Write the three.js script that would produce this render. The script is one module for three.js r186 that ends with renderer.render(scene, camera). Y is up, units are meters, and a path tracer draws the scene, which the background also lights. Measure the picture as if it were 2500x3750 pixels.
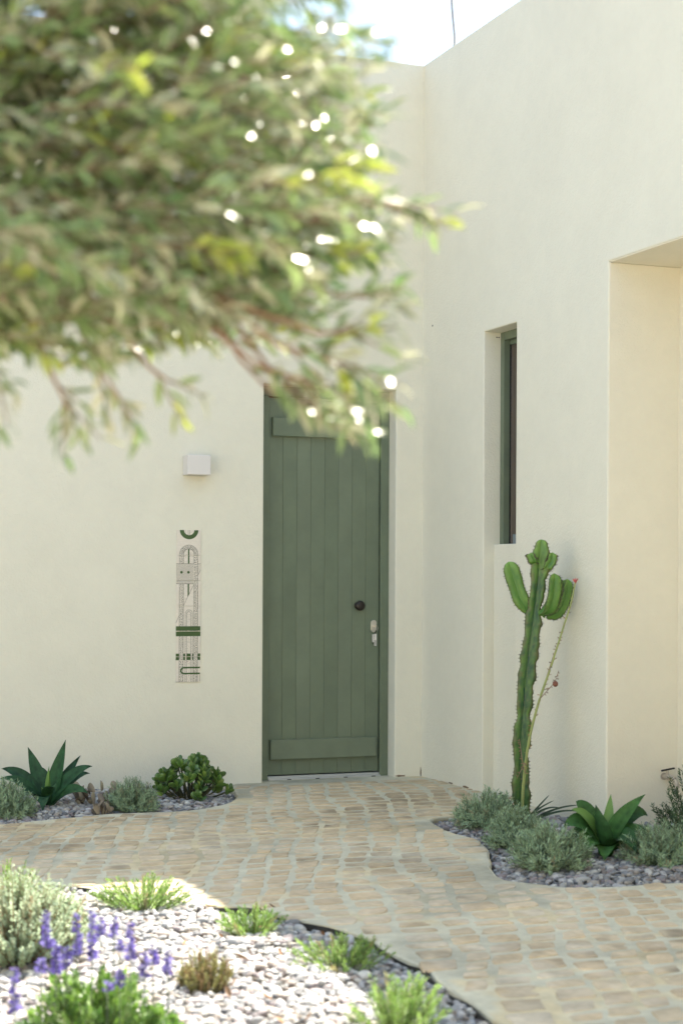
import * as THREE from 'three';
import { RoundedBoxGeometry } from 'three/addons/geometries/RoundedBoxGeometry.js';
import { mergeGeometries as joinGeometries } from 'three/addons/utils/BufferGeometryUtils.js';

// ---------------------------------------------------------------- camera, sky, sun, exposure
const scene = new THREE.Scene();
const YAW = 0.375876;
const camera = new THREE.PerspectiveCamera(THREE.MathUtils.radToDeg(2 * Math.atan(1875 / 6153.6)), 2500 / 3750, 0.1, 600);
camera.position.set(-4.197, 1.2, 9.305);
camera.rotation.order = 'YXZ';
camera.rotation.set(0, -YAW, 0.0048);
camera.setViewOffset(2500, 3750, 0, -241.4, 2500, 3750);      // lens shifted up, camera held level
camera.focus = 9.1;
camera.userData.fStop = 2.95;
scene.add(camera);

const SUN = new THREE.Vector3(2.35, 4.311, -2.88).normalize();  // over the roof corner, ahead and to the right
{
  const W = 512, H = 256, data = new Float32Array(W * H * 4);
  for (let row = 0; row < H; row++) {
    const up = ((row + 0.5) / H - 0.5) * Math.PI, y = Math.sin(up);
    for (let col = 0; col < W; col++) {
      const a = ((col + 0.5) / W - 0.5) * 2 * Math.PI, x = Math.cos(a) * Math.cos(up), z = Math.sin(a) * Math.cos(up);
      const c = Math.min(1, Math.max(-1, x * SUN.x + y * SUN.y + z * SUN.z)), g = Math.acos(c);
      const h = Math.exp(-Math.max(0, y) * 3.2), ray = 0.85 + 0.3 * c * c, glow = 0.28 * Math.exp(-g * 3.4) + 0.05 * Math.exp(-g * 1.1);
      const o = (row * W + col) * 4;
      data[o] = (0.175 + 0.06 * h) * ray + glow;
      data[o + 1] = (0.24 + 0.08 * h) * ray + glow * 0.97;
      data[o + 2] = (0.335 + 0.09 * h) * ray + glow * 0.9;
      data[o + 3] = 1;
    }
  }
  const sky = new THREE.DataTexture(data, W, H, THREE.RGBAFormat, THREE.FloatType);
  sky.mapping = THREE.EquirectangularReflectionMapping; sky.magFilter = THREE.LinearFilter; sky.minFilter = THREE.LinearFilter; sky.needsUpdate = true;
  scene.background = sky; scene.environment = sky;
}
const sun = new THREE.DirectionalLight(new THREE.Color(1, 0.915, 0.775), 5);
sun.position.copy(SUN).multiplyScalar(30).add(new THREE.Vector3(-2, 0, 3)); sun.target.position.set(-2, 0, 3);
sun.castShadow = true; sun.shadow.mapSize.set(4096, 4096);
Object.assign(sun.shadow.camera, { left: -12, right: 12, top: 12, bottom: -12, near: 1, far: 80 });
scene.add(sun, sun.target);
const renderer = new THREE.WebGLRenderer({ antialias: true });
renderer.toneMapping = THREE.LinearToneMapping;
renderer.toneMappingExposure = 4.2;
renderer.shadowMap.enabled = true;

// ---------------------------------------------------------------- helpers
function rng(seed) { let s = seed | 0; return () => { s = (s + 0x6d2b79f5) | 0; let t = Math.imul(s ^ (s >>> 15), 1 | s); t = (t + Math.imul(t ^ (t >>> 7), 61 | t)) ^ t; return ((t ^ (t >>> 14)) >>> 0) / 4294967296; }; }
const V = (x, y, z) => new THREE.Vector3(x, y, z);
const lerp = (a, b, t) => a + (b - a) * t, clamp = THREE.MathUtils.clamp, sstep = (x, a, b) => { const t = clamp((x - a) / (b - a), 0, 1); return t * t * (3 - 2 * t); };
const RIGHT = V(Math.cos(YAW), 0, Math.sin(YAW)), NEAR = V(-Math.sin(YAW), 0, Math.cos(YAW));     // plants are laid out in a frame turned by this angle
const used = {};
const numbered = (n) => { used[n] = (used[n] ?? -1) + 1; return used[n] ? `${n}_${String(used[n]).padStart(3, '0')}` : n; };
function fin(o) { o.castShadow = true; o.receiveShadow = true; return o; }
function part(name, geo, mat, parent) { const m = fin(new THREE.Mesh(geo, mat)); m.name = name; parent.add(m); return m; }
function thing(name, label, category, pos = [0, 0, 0], group) {
  const o = new THREE.Group(); o.name = numbered(name); o.position.set(...pos); o.userData = { label, category };
  if (group) o.userData.group = group;
  scene.add(o); return o;
}
function struct(name, geo, mat) { const m = part(numbered(name), geo, mat, scene); m.userData.kind = 'structure'; return m; }
function stuff(name, o, label, category) { o.name = numbered(name); fin(o); o.userData = { kind: 'stuff', label, category }; scene.add(o); return o; }
function box(w, h, d, x, y, z, r = 0) { const g = r ? new RoundedBoxGeometry(w, h, d, 2, r) : new THREE.BoxGeometry(w, h, d); g.translate(x, y, z); return g; }
function metric(g) { const p = g.attributes.position, n = g.attributes.normal, uv = g.attributes.uv; for (let i = 0; i < p.count; i++) { const ax = Math.abs(n.getX(i)), ay = Math.abs(n.getY(i)), az = Math.abs(n.getZ(i)); if (ax >= ay && ax >= az) uv.setXY(i, p.getZ(i), p.getY(i)); else if (ay >= az) uv.setXY(i, p.getX(i), p.getZ(i)); else uv.setXY(i, p.getX(i), p.getY(i)); } return g; }   // texture coordinates in metres
const span = (x0, x1, y0, y1, z0, z1, r = 0) => metric(box(x1 - x0, y1 - y0, z1 - z0, (x0 + x1) / 2, (y0 + y1) / 2, (z0 + z1) / 2, r));
const mergeGeometries = (list) => joinGeometries(list.map((g) => (g.index ? g.toNonIndexed() : g)));
const lin = (r, g, b) => new THREE.Color().setRGB(r, g, b);
const std = (c, rough = 0.8, more = {}) => new THREE.MeshStandardMaterial({ color: c, roughness: rough, ...more });
const phys = (c, rough = 0.8, more = {}) => new THREE.MeshPhysicalMaterial({ color: c, roughness: rough, ...more });

// tileable value noise
function lattice(n, seed) { const r = rng(seed), a = new Float32Array(n * n); for (let i = 0; i < a.length; i++) a[i] = r(); return a; }
function tileNoise(n, seed) {
  const a = lattice(n, seed);
  return (u, v) => {
    const x = u * n, y = v * n, ix = Math.floor(x), iy = Math.floor(y); let fx = x - ix, fy = y - iy; fx = fx * fx * (3 - 2 * fx); fy = fy * fy * (3 - 2 * fy);
    const X0 = ((ix % n) + n) % n, X1 = (X0 + 1) % n, Y0 = ((iy % n) + n) % n, Y1 = (Y0 + 1) % n;
    return lerp(lerp(a[Y0 * n + X0], a[Y0 * n + X1], fx), lerp(a[Y1 * n + X0], a[Y1 * n + X1], fx), fy);
  };
}
function fbm(freqs, amps, seed) { const ns = freqs.map((f, i) => tileNoise(f, seed + i * 17)), tot = amps.reduce((a, b) => a + b, 0); return (u, v) => { let s = 0; for (let i = 0; i < ns.length; i++) s += ns[i](u, v) * amps[i]; return s / tot; }; }
function tex(size, metres, srgb, fn) {
  const d = new Uint8Array(size * size * 4);
  for (let y = 0; y < size; y++) for (let x = 0; x < size; x++) { const c = fn((x + 0.5) / size, (y + 0.5) / size), o = (y * size + x) * 4; for (let k = 0; k < 3; k++) d[o + k] = clamp(Math.round((c.length ? c[k] : c) * 255), 0, 255); d[o + 3] = 255; }
  const t = new THREE.DataTexture(d, size, size); t.wrapS = t.wrapT = THREE.RepeatWrapping; t.magFilter = THREE.LinearFilter; t.minFilter = THREE.LinearMipmapLinearFilter; t.generateMipmaps = true;
  if (srgb) t.colorSpace = THREE.SRGBColorSpace;
  t.repeat.set(1 / metres, 1 / metres); t.needsUpdate = true; return t;
}

// a growing buffer of triangles with vertex colours
class Mesher {
  constructor() { this.p = []; this.c = []; this.u = []; this.i = []; }
  v(p, c, u = 0, w = 0) { this.p.push(p.x, p.y, p.z); this.c.push(c[0], c[1], c[2]); this.u.push(u, w); return this.p.length / 3 - 1; }
  needle(p, d, s, len, w, c) {
    const a = this.v(p, c), m = p.clone().addScaledVector(d, len * 0.45), b = this.v(m.clone().addScaledVector(s, w / 2), c), e = this.v(m.addScaledVector(s, -w / 2), c), t = this.v(p.clone().addScaledVector(d, len), c);
    this.i.push(a, e, b, b, e, t);
  }
  leaf(p, d, s, len, w, fold, bend, c, prof = [0.15, 0.75, 1, 0.78, 0.06]) {
    const n = new THREE.Vector3().crossVectors(s, d).normalize(), k = prof.length; let last = null;
    for (let j = 0; j < k; j++) {
      const t = j / (k - 1), m = p.clone().addScaledVector(d, len * t).addScaledVector(n, bend * len * t * t), h = (w / 2) * prof[j];
      const row = [this.v(m.clone().addScaledVector(s, h).addScaledVector(n, fold * h), c, 1, t), this.v(m, c, 0.5, t), this.v(m.clone().addScaledVector(s, -h).addScaledVector(n, fold * h), c, 0, t)];
      if (last) for (let q = 0; q < 2; q++) this.i.push(last[q], last[q + 1], row[q], row[q], last[q + 1], row[q + 1]);
      last = row;
    }
  }
  tube(pts, r0, r1, c, sides = 4) {
    let last = null;
    for (let j = 0; j < pts.length; j++) {
      const t = j / (pts.length - 1), dir = (j < pts.length - 1 ? pts[j + 1].clone().sub(pts[j]) : pts[j].clone().sub(pts[j - 1])).normalize();
      const a = new THREE.Vector3().crossVectors(dir, Math.abs(dir.y) > 0.95 ? V(1, 0, 0) : V(0, 1, 0)).normalize(), b = new THREE.Vector3().crossVectors(dir, a), r = lerp(r0, r1, t), row = [];
      for (let k = 0; k < sides; k++) { const q = (k / sides) * 2 * Math.PI; row.push(this.v(pts[j].clone().addScaledVector(a, Math.cos(q) * r).addScaledVector(b, Math.sin(q) * r), c, k / sides, t)); }
      if (last) for (let k = 0; k < sides; k++) { const k1 = (k + 1) % sides; this.i.push(last[k], last[k1], row[k], row[k], last[k1], row[k1]); }
      last = row;
    }
  }
  geo() {
    const g = new THREE.BufferGeometry();
    g.setAttribute('position', new THREE.Float32BufferAttribute(this.p, 3)); g.setAttribute('color', new THREE.Float32BufferAttribute(this.c, 3)); g.setAttribute('uv', new THREE.Float32BufferAttribute(this.u, 2));
    g.setIndex(this.i); g.computeVertexNormals(); return g;
  }
}
const bez = (a, b, c, t) => a.clone().multiplyScalar((1 - t) * (1 - t)).addScaledVector(b, 2 * t * (1 - t)).addScaledVector(c, t * t);
const bezPts = (a, b, c, n) => Array.from({ length: n + 1 }, (_, i) => bez(a, b, c, i / n));
function dirRand(r) { const z = r() * 2 - 1, a = r() * 2 * Math.PI, q = Math.sqrt(1 - z * z); return V(q * Math.cos(a), z, q * Math.sin(a)); }
function perp(d, r) { return new THREE.Vector3().crossVectors(d, dirRand(r)).normalize(); }
const tint = (a, b, t, k = 1) => [lerp(a[0], b[0], t) * k, lerp(a[1], b[1], t) * k, lerp(a[2], b[2], t) * k];

// ---------------------------------------------------------------- materials
const plasterBump = tex(1024, 1.1, false, (() => { const f = fbm([40, 90, 180, 360], [0.5, 0.8, 1, 0.7], 11); return (u, v) => f(u, v); })());
const plasterTone = tex(1024, 4.3, true, (() => { const f = fbm([5, 11, 26, 60, 150], [0.8, 1, 0.9, 0.7, 0.6], 31), st = fbm([9, 33], [1, 0.7], 77); return (u, v) => { const t = 0.96 + (f(u, v) - 0.5) * 0.05 + (st(u, v * 0.15) - 0.5) * 0.01; return [t, t * 0.998, t * 0.99]; }; })());
const PLASTER = [0.815, 0.785, 0.668];
const plaster = std(lin(...PLASTER), 0.93, { map: plasterTone, bumpMap: plasterBump, bumpScale: 0.0024 });
const doorBump = tex(512, 0.9, false, (() => { const f = fbm([8, 40, 120], [1, 0.7, 0.5], 5); return (u, v) => f(u, v * 0.25); })());
const doorTone = tex(512, 1.3, true, (() => { const f = fbm([4, 9, 21, 70], [1, 1, 0.8, 0.5], 55); return (u, v) => { const t = 0.94 + (f(u, v) - 0.5) * 0.16; return [t, t, t * 0.99]; }; })());
const doorGreens = [[0.16, 0.2, 0.136], [0.151, 0.191, 0.129], [0.167, 0.206, 0.143]].map((c) => std(lin(...c), 0.5, { bumpMap: doorBump, bumpScale: 0.0004, map: doorTone }));
const doorGreen = doorGreens[0];
const alu = std(lin(0.62, 0.63, 0.64), 0.38, { metalness: 0.85 });
const steel = std(lin(0.6, 0.58, 0.54), 0.3, { metalness: 0.9 });
const darkMetal = std(lin(0.03, 0.024, 0.02), 0.38, { metalness: 0.5 });
const black = std(lin(0.012, 0.012, 0.013), 0.5);
const whitePlastic = std(lin(0.69, 0.655, 0.62), 0.55);
const glass = phys(lin(1, 1, 1), 0.02, { transmission: 1, thickness: 0, ior: 1.5 });

// ---------------------------------------------------------------- house
const TOP = 4.311, house = thing('house', 'cream plastered house with a green plank door and a tall narrow window', 'house');
function extrude(shape, depth, bevel = 0.007) { return new THREE.ExtrudeGeometry(shape, { depth: depth - 2 * bevel, bevelEnabled: true, bevelSize: bevel, bevelOffset: -bevel, bevelThickness: bevel, bevelSegments: 2 }); }
const ring = (pts) => { const s = new THREE.Shape(); pts.forEach(([x, y], i) => (i ? s.lineTo(x, y) : s.moveTo(x, y))); s.closePath(); return s; };
const OL = -1.016, OR = -0.176, OT = 2.335;                       // door opening
{
  const B = 0.007;
  const g = extrude(ring([[-9, -0.2], [OL, -0.2], [OL, OT], [OR, OT], [OR, -0.2], [0.12, -0.2], [0.12, TOP], [-9, TOP]]), 0.35, B); g.translate(0, 0, -0.35 + B);
  part('wall', g, plaster, house);
  // right wing: s = -z; window niche down to the ground and a tall alcove
  const WZ0 = 0.828, WZ1 = 1.219, WT = 2.584, AZ0 = 2.18, AZ1 = 6.4, AT = 2.745, T = 0.4;
  const r = extrude(ring([[0.3, -0.2], [0.3, TOP + 0.003], [-7.6, TOP + 0.003], [-7.6, -0.2], [-AZ1, -0.2], [-AZ1, AT], [-AZ0, AT], [-AZ0, -0.2], [-WZ1, -0.2], [-WZ1, WT], [-WZ0, WT], [-WZ0, -0.2]].reverse()), T, B);
  r.rotateY(Math.PI / 2); r.translate(B, 0, 0);
  part('wall_001', r, plaster, house).userData.label = 'long side wall with window niche and tall alcove';
  part('alcove_back_wall', span(T, T + 0.3, -0.2, AT + 0.25, AZ0 - 0.3, AZ1 + 0.3), std(lin(0.86, 0.805, 0.67), 0.93, { map: plasterTone, bumpMap: plasterBump, bumpScale: 0.0022 }), house);  // back wall colour warmed to stand in for bounce light
  const bounceTintPlaster = std(lin(0.86, 0.805, 0.67), 0.93, { map: plasterTone, bumpMap: plasterBump, bumpScale: 0.0022 });  // house plaster with warm bounce light painted into its colour
  part('alcove_side_bounce_tint', span(0.006, T + 0.012, -0.2, AT - 0.005, AZ0 - 0.02, AZ0 + 0.004, 0.002), bounceTintPlaster, house).userData.label = 'alcove end wall lining with warm bounce light put into its colour';
  part('alcove_soffit_bounce_tint', span(0.006, T + 0.012, AT - 0.004, AT + 0.02, AZ0 + 0.0045, AZ1 - 0.01), bounceTintPlaster, house);  // thin lining under the soffit, carrying the same painted bounce warmth
  part('sill_panel', span(0.068, T - 0.02, -0.2, 1.393, WZ0 - 0.02, WZ1 + 0.02, 0.006), plaster, house);
  // the rest of the volume, out of sight
  part('back_wall', span(-9.35, 4.3, -0.2, TOP - 0.01, -4.35, -4.0), plaster, house);
  part('end_wall', span(-9.35, -9.0, -0.2, TOP - 0.01, -4.0, -0.35), plaster, house);
  part('far_wall', span(4.0, 4.3, -0.2, TOP - 0.01, -4.0, 7.6), plaster, house);
  part('front_end_wall', span(0.41, 4.0, -0.2, TOP - 0.01, 7.3, 7.59), plaster, house);
  const roofMat = std(lin(0.55, 0.52, 0.47), 0.9);
  part('roof', mergeGeometries([span(-9.0, 0.35, TOP - 0.4, TOP - 0.15, -4.0, -0.35), span(0.41, 4.0, TOP - 0.4, TOP - 0.15, -4.0, 7.3)]), roofMat, house);
  part('floor', span(-9.0, 4.0, -0.2, -0.02, -4.0, -0.36), roofMat, house);
  part('room_back_wall', span(1.6, 1.7, -0.2, TOP - 0.41, -0.3, 2.1), std(lin(0.3, 0.28, 0.25), 0.9), house);
  // window
  const w = new THREE.Group(); w.name = 'window'; house.add(w);
  const X = 0.103;
  const fr = (x0, x1, z0, z1, y0, y1, t) => mergeGeometries([span(x0, x1, y0, y1, z0, z0 + t, 0.002), span(x0, x1, y0, y1, z1 - t, z1, 0.002), span(x0 + 0.0015, x1 - 0.0015, y1 - t, y1, z0 + t, z1 - t), span(x0 + 0.0015, x1 - 0.0015, y0, y0 + t, z0 + t, z1 - t)]);
  part('frame', fr(X, X + 0.036, WZ0 + 0.001, WZ1 - 0.001, 1.35, WT - 0.001, 0.044), doorGreen, w);
  part('gasket', fr(X + 0.037, X + 0.048, WZ0 + 0.001, WZ1 - 0.001, 1.35, WT - 0.001, 0.042), black, w);
  part('pane', span(X + 0.04, X + 0.045, 1.394, WT - 0.05, WZ0 + 0.044, WZ1 - 0.044), glass, w);
  const brown = std(lin(0.24, 0.18, 0.145), 0.7, { bumpMap: doorBump, bumpScale: 0.001 });
  part('inner_frame', fr(X + 0.049, X + 0.14, WZ0 + 0.001, WZ1 - 0.001, 1.35, WT - 0.001, 0.046), brown, w);
  part('top_bead', span(X + 0.036, X + 0.0495, WT - 0.07, WT - 0.046, WZ0 + 0.046, WZ1 - 0.046), doorGreen, w);
  part('interior_ledge', span(0.245, 0.398, 1.38, 1.41, WZ0 - 0.02, WZ1 + 0.02), whitePlastic, w);
  part('interior_box', span(0.16, 0.2, 1.38, 1.45, WZ0 + 0.049, WZ0 + 0.12), std(lin(0.3, 0.34, 0.36), 0.6), w);
  // reveal fixings
  part('screw_hole', mergeGeometries([span(0.075, 0.083, 2.555, 2.56, WZ0 - 0.003, WZ0 + 0.0025), span(0.088, 0.096, 2.555, 2.56, WZ0 - 0.003, WZ0 + 0.0025)]), black, house);
  const hole = new THREE.CylinderGeometry(0.005, 0.005, 0.004, 10); hole.rotateZ(Math.PI / 2); hole.translate(-0.0005, 2.714, 0.136); part('screw_hole', hole, black, house);
}
// door
{
  const d = new THREE.Group(); d.name = 'door'; d.userData.label = 'sage green plank door with two battens'; house.add(d);
  const zf = -0.1, x0 = OL + 0.001, x1 = OR - 0.001;
  part('frame_post', span(x0, -0.947, -0.1, OT - 0.06, zf - 0.07, zf, 0.003), doorGreen, d);
  part('frame_post', span(-0.231, x1, -0.1, OT - 0.06, zf - 0.07, zf, 0.003), doorGreens[1], d);
  part('frame_head', span(x0, x1, OT - 0.059, OT - 0.001, zf - 0.068, zf + 0.001, 0.003), doorGreens[2], d);
  const J = 8, a = -0.944, b = -0.235, w = (b - a) / J, zl = zf - 0.016;
  for (let k = 0; k < J; k++) {
    const s = new RoundedBoxGeometry(w - 0.001, 2.238, 0.03, 2, 0.002); s.translate(a + w * (k + 0.5), 0.028 + 1.119, zl - 0.015);
    const uv = s.attributes.uv, p = s.attributes.position; for (let i = 0; i < uv.count; i++) uv.setXY(i, p.getX(i) + k * 0.37, p.getY(i) + k * 0.61);
    part('plank', s, doorGreens[k % 3], d);
  }
  part('backing', span(a, b, 0.045, 2.26, zl - 0.05, zl - 0.031), doorGreen, d);
  part('batten', span(-0.93, -0.263, 2.039, 2.15, zl, zl + 0.032, 0.003), doorGreens[1], d);
  part('batten', span(-0.935, -0.261, 0.122, 0.238, zl, zl + 0.032, 0.003), doorGreens[2], d);
  const th = part('threshold', mergeGeometries([span(-0.946, -0.232, 0.0, 0.022, zf - 0.06, zf - 0.004, 0.003), span(-0.946, -0.232, -0.02, 0.008, zf - 0.003, zf + 0.02, 0.002)]), alu, d);
  for (const x of [-0.82, -0.64, -0.46, -0.28]) part('drain_slot', span(x - 0.012, x + 0.012, -0.004, 0.0045, zf + 0.019, zf + 0.0215), black, th);
  const knob = new THREE.LatheGeometry([[0.0, 0.0], [0.022, 0.0], [0.022, 0.006], [0.012, 0.009], [0.012, 0.022], [0.02, 0.028], [0.029, 0.036], [0.031, 0.045], [0.028, 0.055], [0.018, 0.061], [0, 0.063]].map(([x, y]) => new THREE.Vector2(x, y)), 28);
  knob.rotateX(Math.PI / 2); knob.translate(-0.375, 1.033, zl); part('knob', knob, darkMetal, d);
  const pl = new THREE.Shape(); pl.absarc(0, 0.019, 0.017, 0, Math.PI); pl.absarc(0, -0.019, 0.017, Math.PI, 2 * Math.PI);
  const pg = new THREE.ExtrudeGeometry(pl, { depth: 0.006, bevelEnabled: true, bevelSize: 0.0015, bevelThickness: 0.0015, bevelSegments: 2, curveSegments: 12 }); pg.translate(-0.27, 0.908, zl + 0.001);
  const lp = part('lock_plate', pg, steel, d);
  const cyl = new THREE.CylinderGeometry(0.009, 0.009, 0.01, 16); cyl.rotateX(Math.PI / 2); cyl.translate(-0.27, 0.908, zl + 0.011); part('lock_cylinder', cyl, steel, lp);
  // keys left in the lock
  const kx = -0.27, kz = zl + 0.022, keys = thing('key_bunch', 'key with white tag and beads hanging in the green door lock', 'keys', [kx, 0.908, kz]);
  part('key', mergeGeometries([box(0.003, 0.008, 0.022, 0, 0, -0.002), new THREE.CylinderGeometry(0.011, 0.011, 0.003, 16).rotateZ(Math.PI / 2).translate(0, 0, 0.014)]), steel, keys);
  const rg = new THREE.TorusGeometry(0.0125, 0.0012, 6, 24); rg.rotateY(0.5); rg.translate(0.006, -0.011, 0.016); part('ring', rg, steel, keys);
  part('cord', new THREE.TubeGeometry(new THREE.CatmullRomCurve3([V(0.004, -0.022, 0.018), V(0.001, -0.032, 0.01), V(0.003, -0.044, 0)]), 10, 0.003, 6), black, keys);
  part('tag', box(0.016, 0.072, 0.004, 0.006, -0.082, -0.004, 0.0018), whitePlastic, keys);
  part('tag_print', box(0.009, 0.03, 0.0006, 0.006, -0.098, -0.0016), std(lin(0.35, 0.34, 0.32), 0.7), keys);
  for (let k = 0; k < 4; k++) part('bead', new THREE.SphereGeometry(0.0062, 12, 8).translate(-0.01, -0.055 - k * 0.012, -0.002), whitePlastic, keys);
  part('bead', new THREE.SphereGeometry(0.0045, 10, 8).translate(-0.009, -0.102, -0.002), black, keys);
}
// crumbled plaster along the foot of the walls
{
  const r = rng(71), m = std(lin(0.2, 0.145, 0.1), 0.95);
  for (const [x, z, w, h, side] of [[-0.135, 0.001, 0.032, 0.005, 0], [-0.004, 0.002, 0.0035, 0.03, 0], [-0.001, 0.42, 0.026, 0.004, 1], [-0.001, 0.62, 0.036, 0.005, 1]]) {
    const g = new THREE.IcosahedronGeometry(1, 2), p = g.attributes.position; for (let i = 0; i < p.count; i++) { const k = 1 + 0.35 * Math.sin(p.getX(i) * 5 + x * 90) * Math.cos(p.getY(i) * 4 + z * 70); p.setXYZ(i, p.getX(i) * k * (side ? 0.0025 : w), p.getY(i) * k * h, p.getZ(i) * k * (side ? w : 0.0025)); }
    g.computeVertexNormals(); g.translate(x, 0.004 + h * 0.6, z); part('plaster_chip', g, m, house);
  }
}
// wall lamp
{
  const l = thing('wall_lamp', 'small white cube wall lamp beside the green door', 'lamp', [-1.437, 1.784, 0]);
  part('housing', new RoundedBoxGeometry(0.138, 0.114, 0.1, 3, 0.005).translate(0, 0.057, 0.052), whitePlastic, l);
  part('diffuser', box(0.11, 0.002, 0.07, 0, -0.0008, 0.052), std(lin(0.6, 0.56, 0.48), 0.4), l);
  part('wall_plate', box(0.12, 0.1, 0.01, 0, 0.057, 0.003), whitePlastic, l);
}
// tile mural: six square tiles one above the other, printed
{
  const S = 3.6, Wp = 89, Hp = 558, cv = document.createElement('canvas'); cv.width = Math.round(Wp * S); cv.height = Math.round(Hp * S);
  const c = cv.getContext('2d'), r = rng(404), INK = '#2b2f22', G = '#33511f';
  c.scale(S, S); c.fillStyle = '#dcd3c6'; c.fillRect(0, 0, Wp, Hp);
  for (let k = 0; k < 900; k++) { c.fillStyle = r() < 0.5 ? 'rgba(240,232,222,0.25)' : 'rgba(205,196,180,0.22)'; c.fillRect(r() * Wp, r() * Hp, 2 + r() * 8, 1 + r() * 4); }
  c.lineWidth = 1.0; c.strokeStyle = INK;
  const line = (x0, y0, x1, y1) => { c.beginPath(); c.moveTo(x0, y0); c.lineTo(x1, y1); c.stroke(); };
  const dots = (x0, x1, y0, y1, n, s, ok = () => true) => { c.fillStyle = INK; for (let k = 0; k < n; k++) { const x = lerp(x0 + 1, x1 - 1, r()), y = lerp(y0, y1, r()); if (ok(x, y)) { c.beginPath(); c.arc(x, y, s * (0.7 + r() * 0.5), 0, 7); c.fill(); } } };
  const dash = (x, y, a, l = 3.6) => { c.lineWidth = 1.25; c.beginPath(); c.moveTo(x - Math.cos(a) * l / 2, y - Math.sin(a) * l / 2); c.lineTo(x + Math.cos(a) * l / 2, y + Math.sin(a) * l / 2); c.stroke(); c.lineWidth = 1.0; };
  const legDashes = (x0, x1, y0, y1) => { for (let y = y0 + 2; y < y1; y += 3.6) for (const f of [0.22, 0.52, 0.82]) dash(lerp(x0, x1, f) + (r() - 0.5) * 1.6, y + (r() - 0.5) * 3, (r() < 0.72 ? -1.05 : 0.9) + (r() - 0.5) * 0.9, 3 + r() * 1.2); };
  const green = (fn) => { c.fillStyle = G; c.beginPath(); fn(); c.fill(); c.save(); c.clip(); for (let k = 0; k < 420; k++) { c.fillStyle = r() < 0.55 ? 'rgba(70,110,40,0.16)' : r() < 0.6 ? 'rgba(30,52,16,0.16)' : 'rgba(120,140,90,0.12)'; c.fillRect(r() * Wp, r() * Hp, 3 + r() * 9, 0.6 + r() * 1.4); } c.restore(); };
  // upper half ring
  dots(28, 64, 0, 18, 26, 0.55, (x, y) => (x - 45.9) ** 2 + y * y < 330); line(42.7, 0, 42.7, 18); line(48.6, 0, 48.6, 18);
  green(() => { c.arc(45.9, 0, 34, 0, Math.PI); c.arc(45.9, 0, 18.9, Math.PI, 0, true); });
  // big arch and its legs
  dots(27, 63, 72, 123, 95, 0.5, (x, y) => y > 88 || (x - 45.3) ** 2 + (y - 88.6) ** 2 < 300);
  dots(27, 63, 198, 275, 90, 0.5, (x, y) => y < 201.8 + ((63 - x) / 36.6) * 75.5);
  c.beginPath(); c.arc(45.1, 89, 34, Math.PI, 0); c.stroke(); c.beginPath(); c.arc(45.3, 88.6, 18.5, Math.PI, 0); c.stroke();
  for (let a = 0.05; a < Math.PI; a += 0.085) for (const R of [21.8, 26.2, 30.8]) { const q = a + (r() - 0.5) * 0.08; dash(45.2 - Math.cos(q) * R, 89 - Math.sin(q) * R, -q * 1.0 + (r() < 0.7 ? 0.8 : -0.8) + (r() - 0.5) * 0.8, 3.3); }
  line(11, 89, 11, 123.5); line(26.8, 88.6, 26.8, 123.5); line(63.8, 88.6, 63.8, Hp); line(79, 89, 79, Hp); line(11, 197.4, 11, Hp); line(26.5, 197.4, 26.5, Hp);
  legDashes(11, 26.5, 90, 122); legDashes(11, 26.5, 198, Hp); legDashes(63.8, 79, 90, Hp);
  green(() => { c.rect(42, 70.5, 5.5, 53); c.moveTo(41.2, 197); c.lineTo(46.6, 197); c.lineTo(46.6, 236); c.lineTo(41.2, 246); });
  line(63, 201.8, 26.4, 277.3);
  // dotted box
  c.fillStyle = '#dcd3c6'; c.fillRect(0, 123.5, 63.8, 74); c.fillStyle = INK;
  for (let y = 126; y < 196; y += 2.9) for (let x = 1.5; x < 63; x += 3.1) { c.beginPath(); c.arc(x + (r() - 0.5) * 0.5, y + (r() - 0.5) * 0.5, 0.8, 0, 7); c.fill(); }
  for (let y = 126; y < 163; y += 2.9) for (let x = 81; x < 88.5; x += 3.1) if (x < 89 - Math.max(0, y - 145) * 0.49) { c.beginPath(); c.arc(x, y, 0.6, 0, 7); c.fill(); }
  line(0, 123.5, 63.8, 123.5); line(0, 197.4, 63.8, 197.4); line(79.4, 123.5, 89, 123.5); line(89, 145.3, 79.4, 165);
  green(() => { c.arc(18.5, 155.1, 4.8, 0, 7); }); green(() => { c.arc(44, 155.1, 4.8, 0, 7); });
  // small dotted arch
  c.beginPath(); c.arc(46.4, 306.2, 13.4, Math.PI, 0); c.stroke(); c.beginPath(); c.arc(46.1, 306.8, 7.4, Math.PI, 0); c.stroke();
  for (const x of [33.1, 38.7, 53.5, 59.8]) line(x, 306.5, x, Hp);
  c.fillStyle = INK; for (let y = 306; y < Hp; y += 6.4) for (const x of [35.9, 56.6]) { c.beginPath(); c.arc(x, y, 0.85, 0, 7); c.fill(); }
  for (let a = 0.35; a < 3; a += 0.55) { c.beginPath(); c.arc(46.4 - Math.cos(a) * 10.4, 306.4 - Math.sin(a) * 10.4, 0.85, 0, 7); c.fill(); }
  dots(39, 53.3, 302, Hp, 230, 0.5);
  line(11.4, 312.9, 0, 338.9);
  green(() => { c.rect(0, 352.9, 88.8, 16.4); }); green(() => { c.rect(0, 371.8, 88.8, 17.6); });
  for (const [y0, y1] of [[453, 463.6], [465.5, 477]]) for (const [x0, x1] of [[0, 11], [27.2, 33], [39, 53.4], [60, 63.6], [79.2, 88.4]]) green(() => { c.rect(x0, y0, x1 - x0, y1 - y0); });
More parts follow.
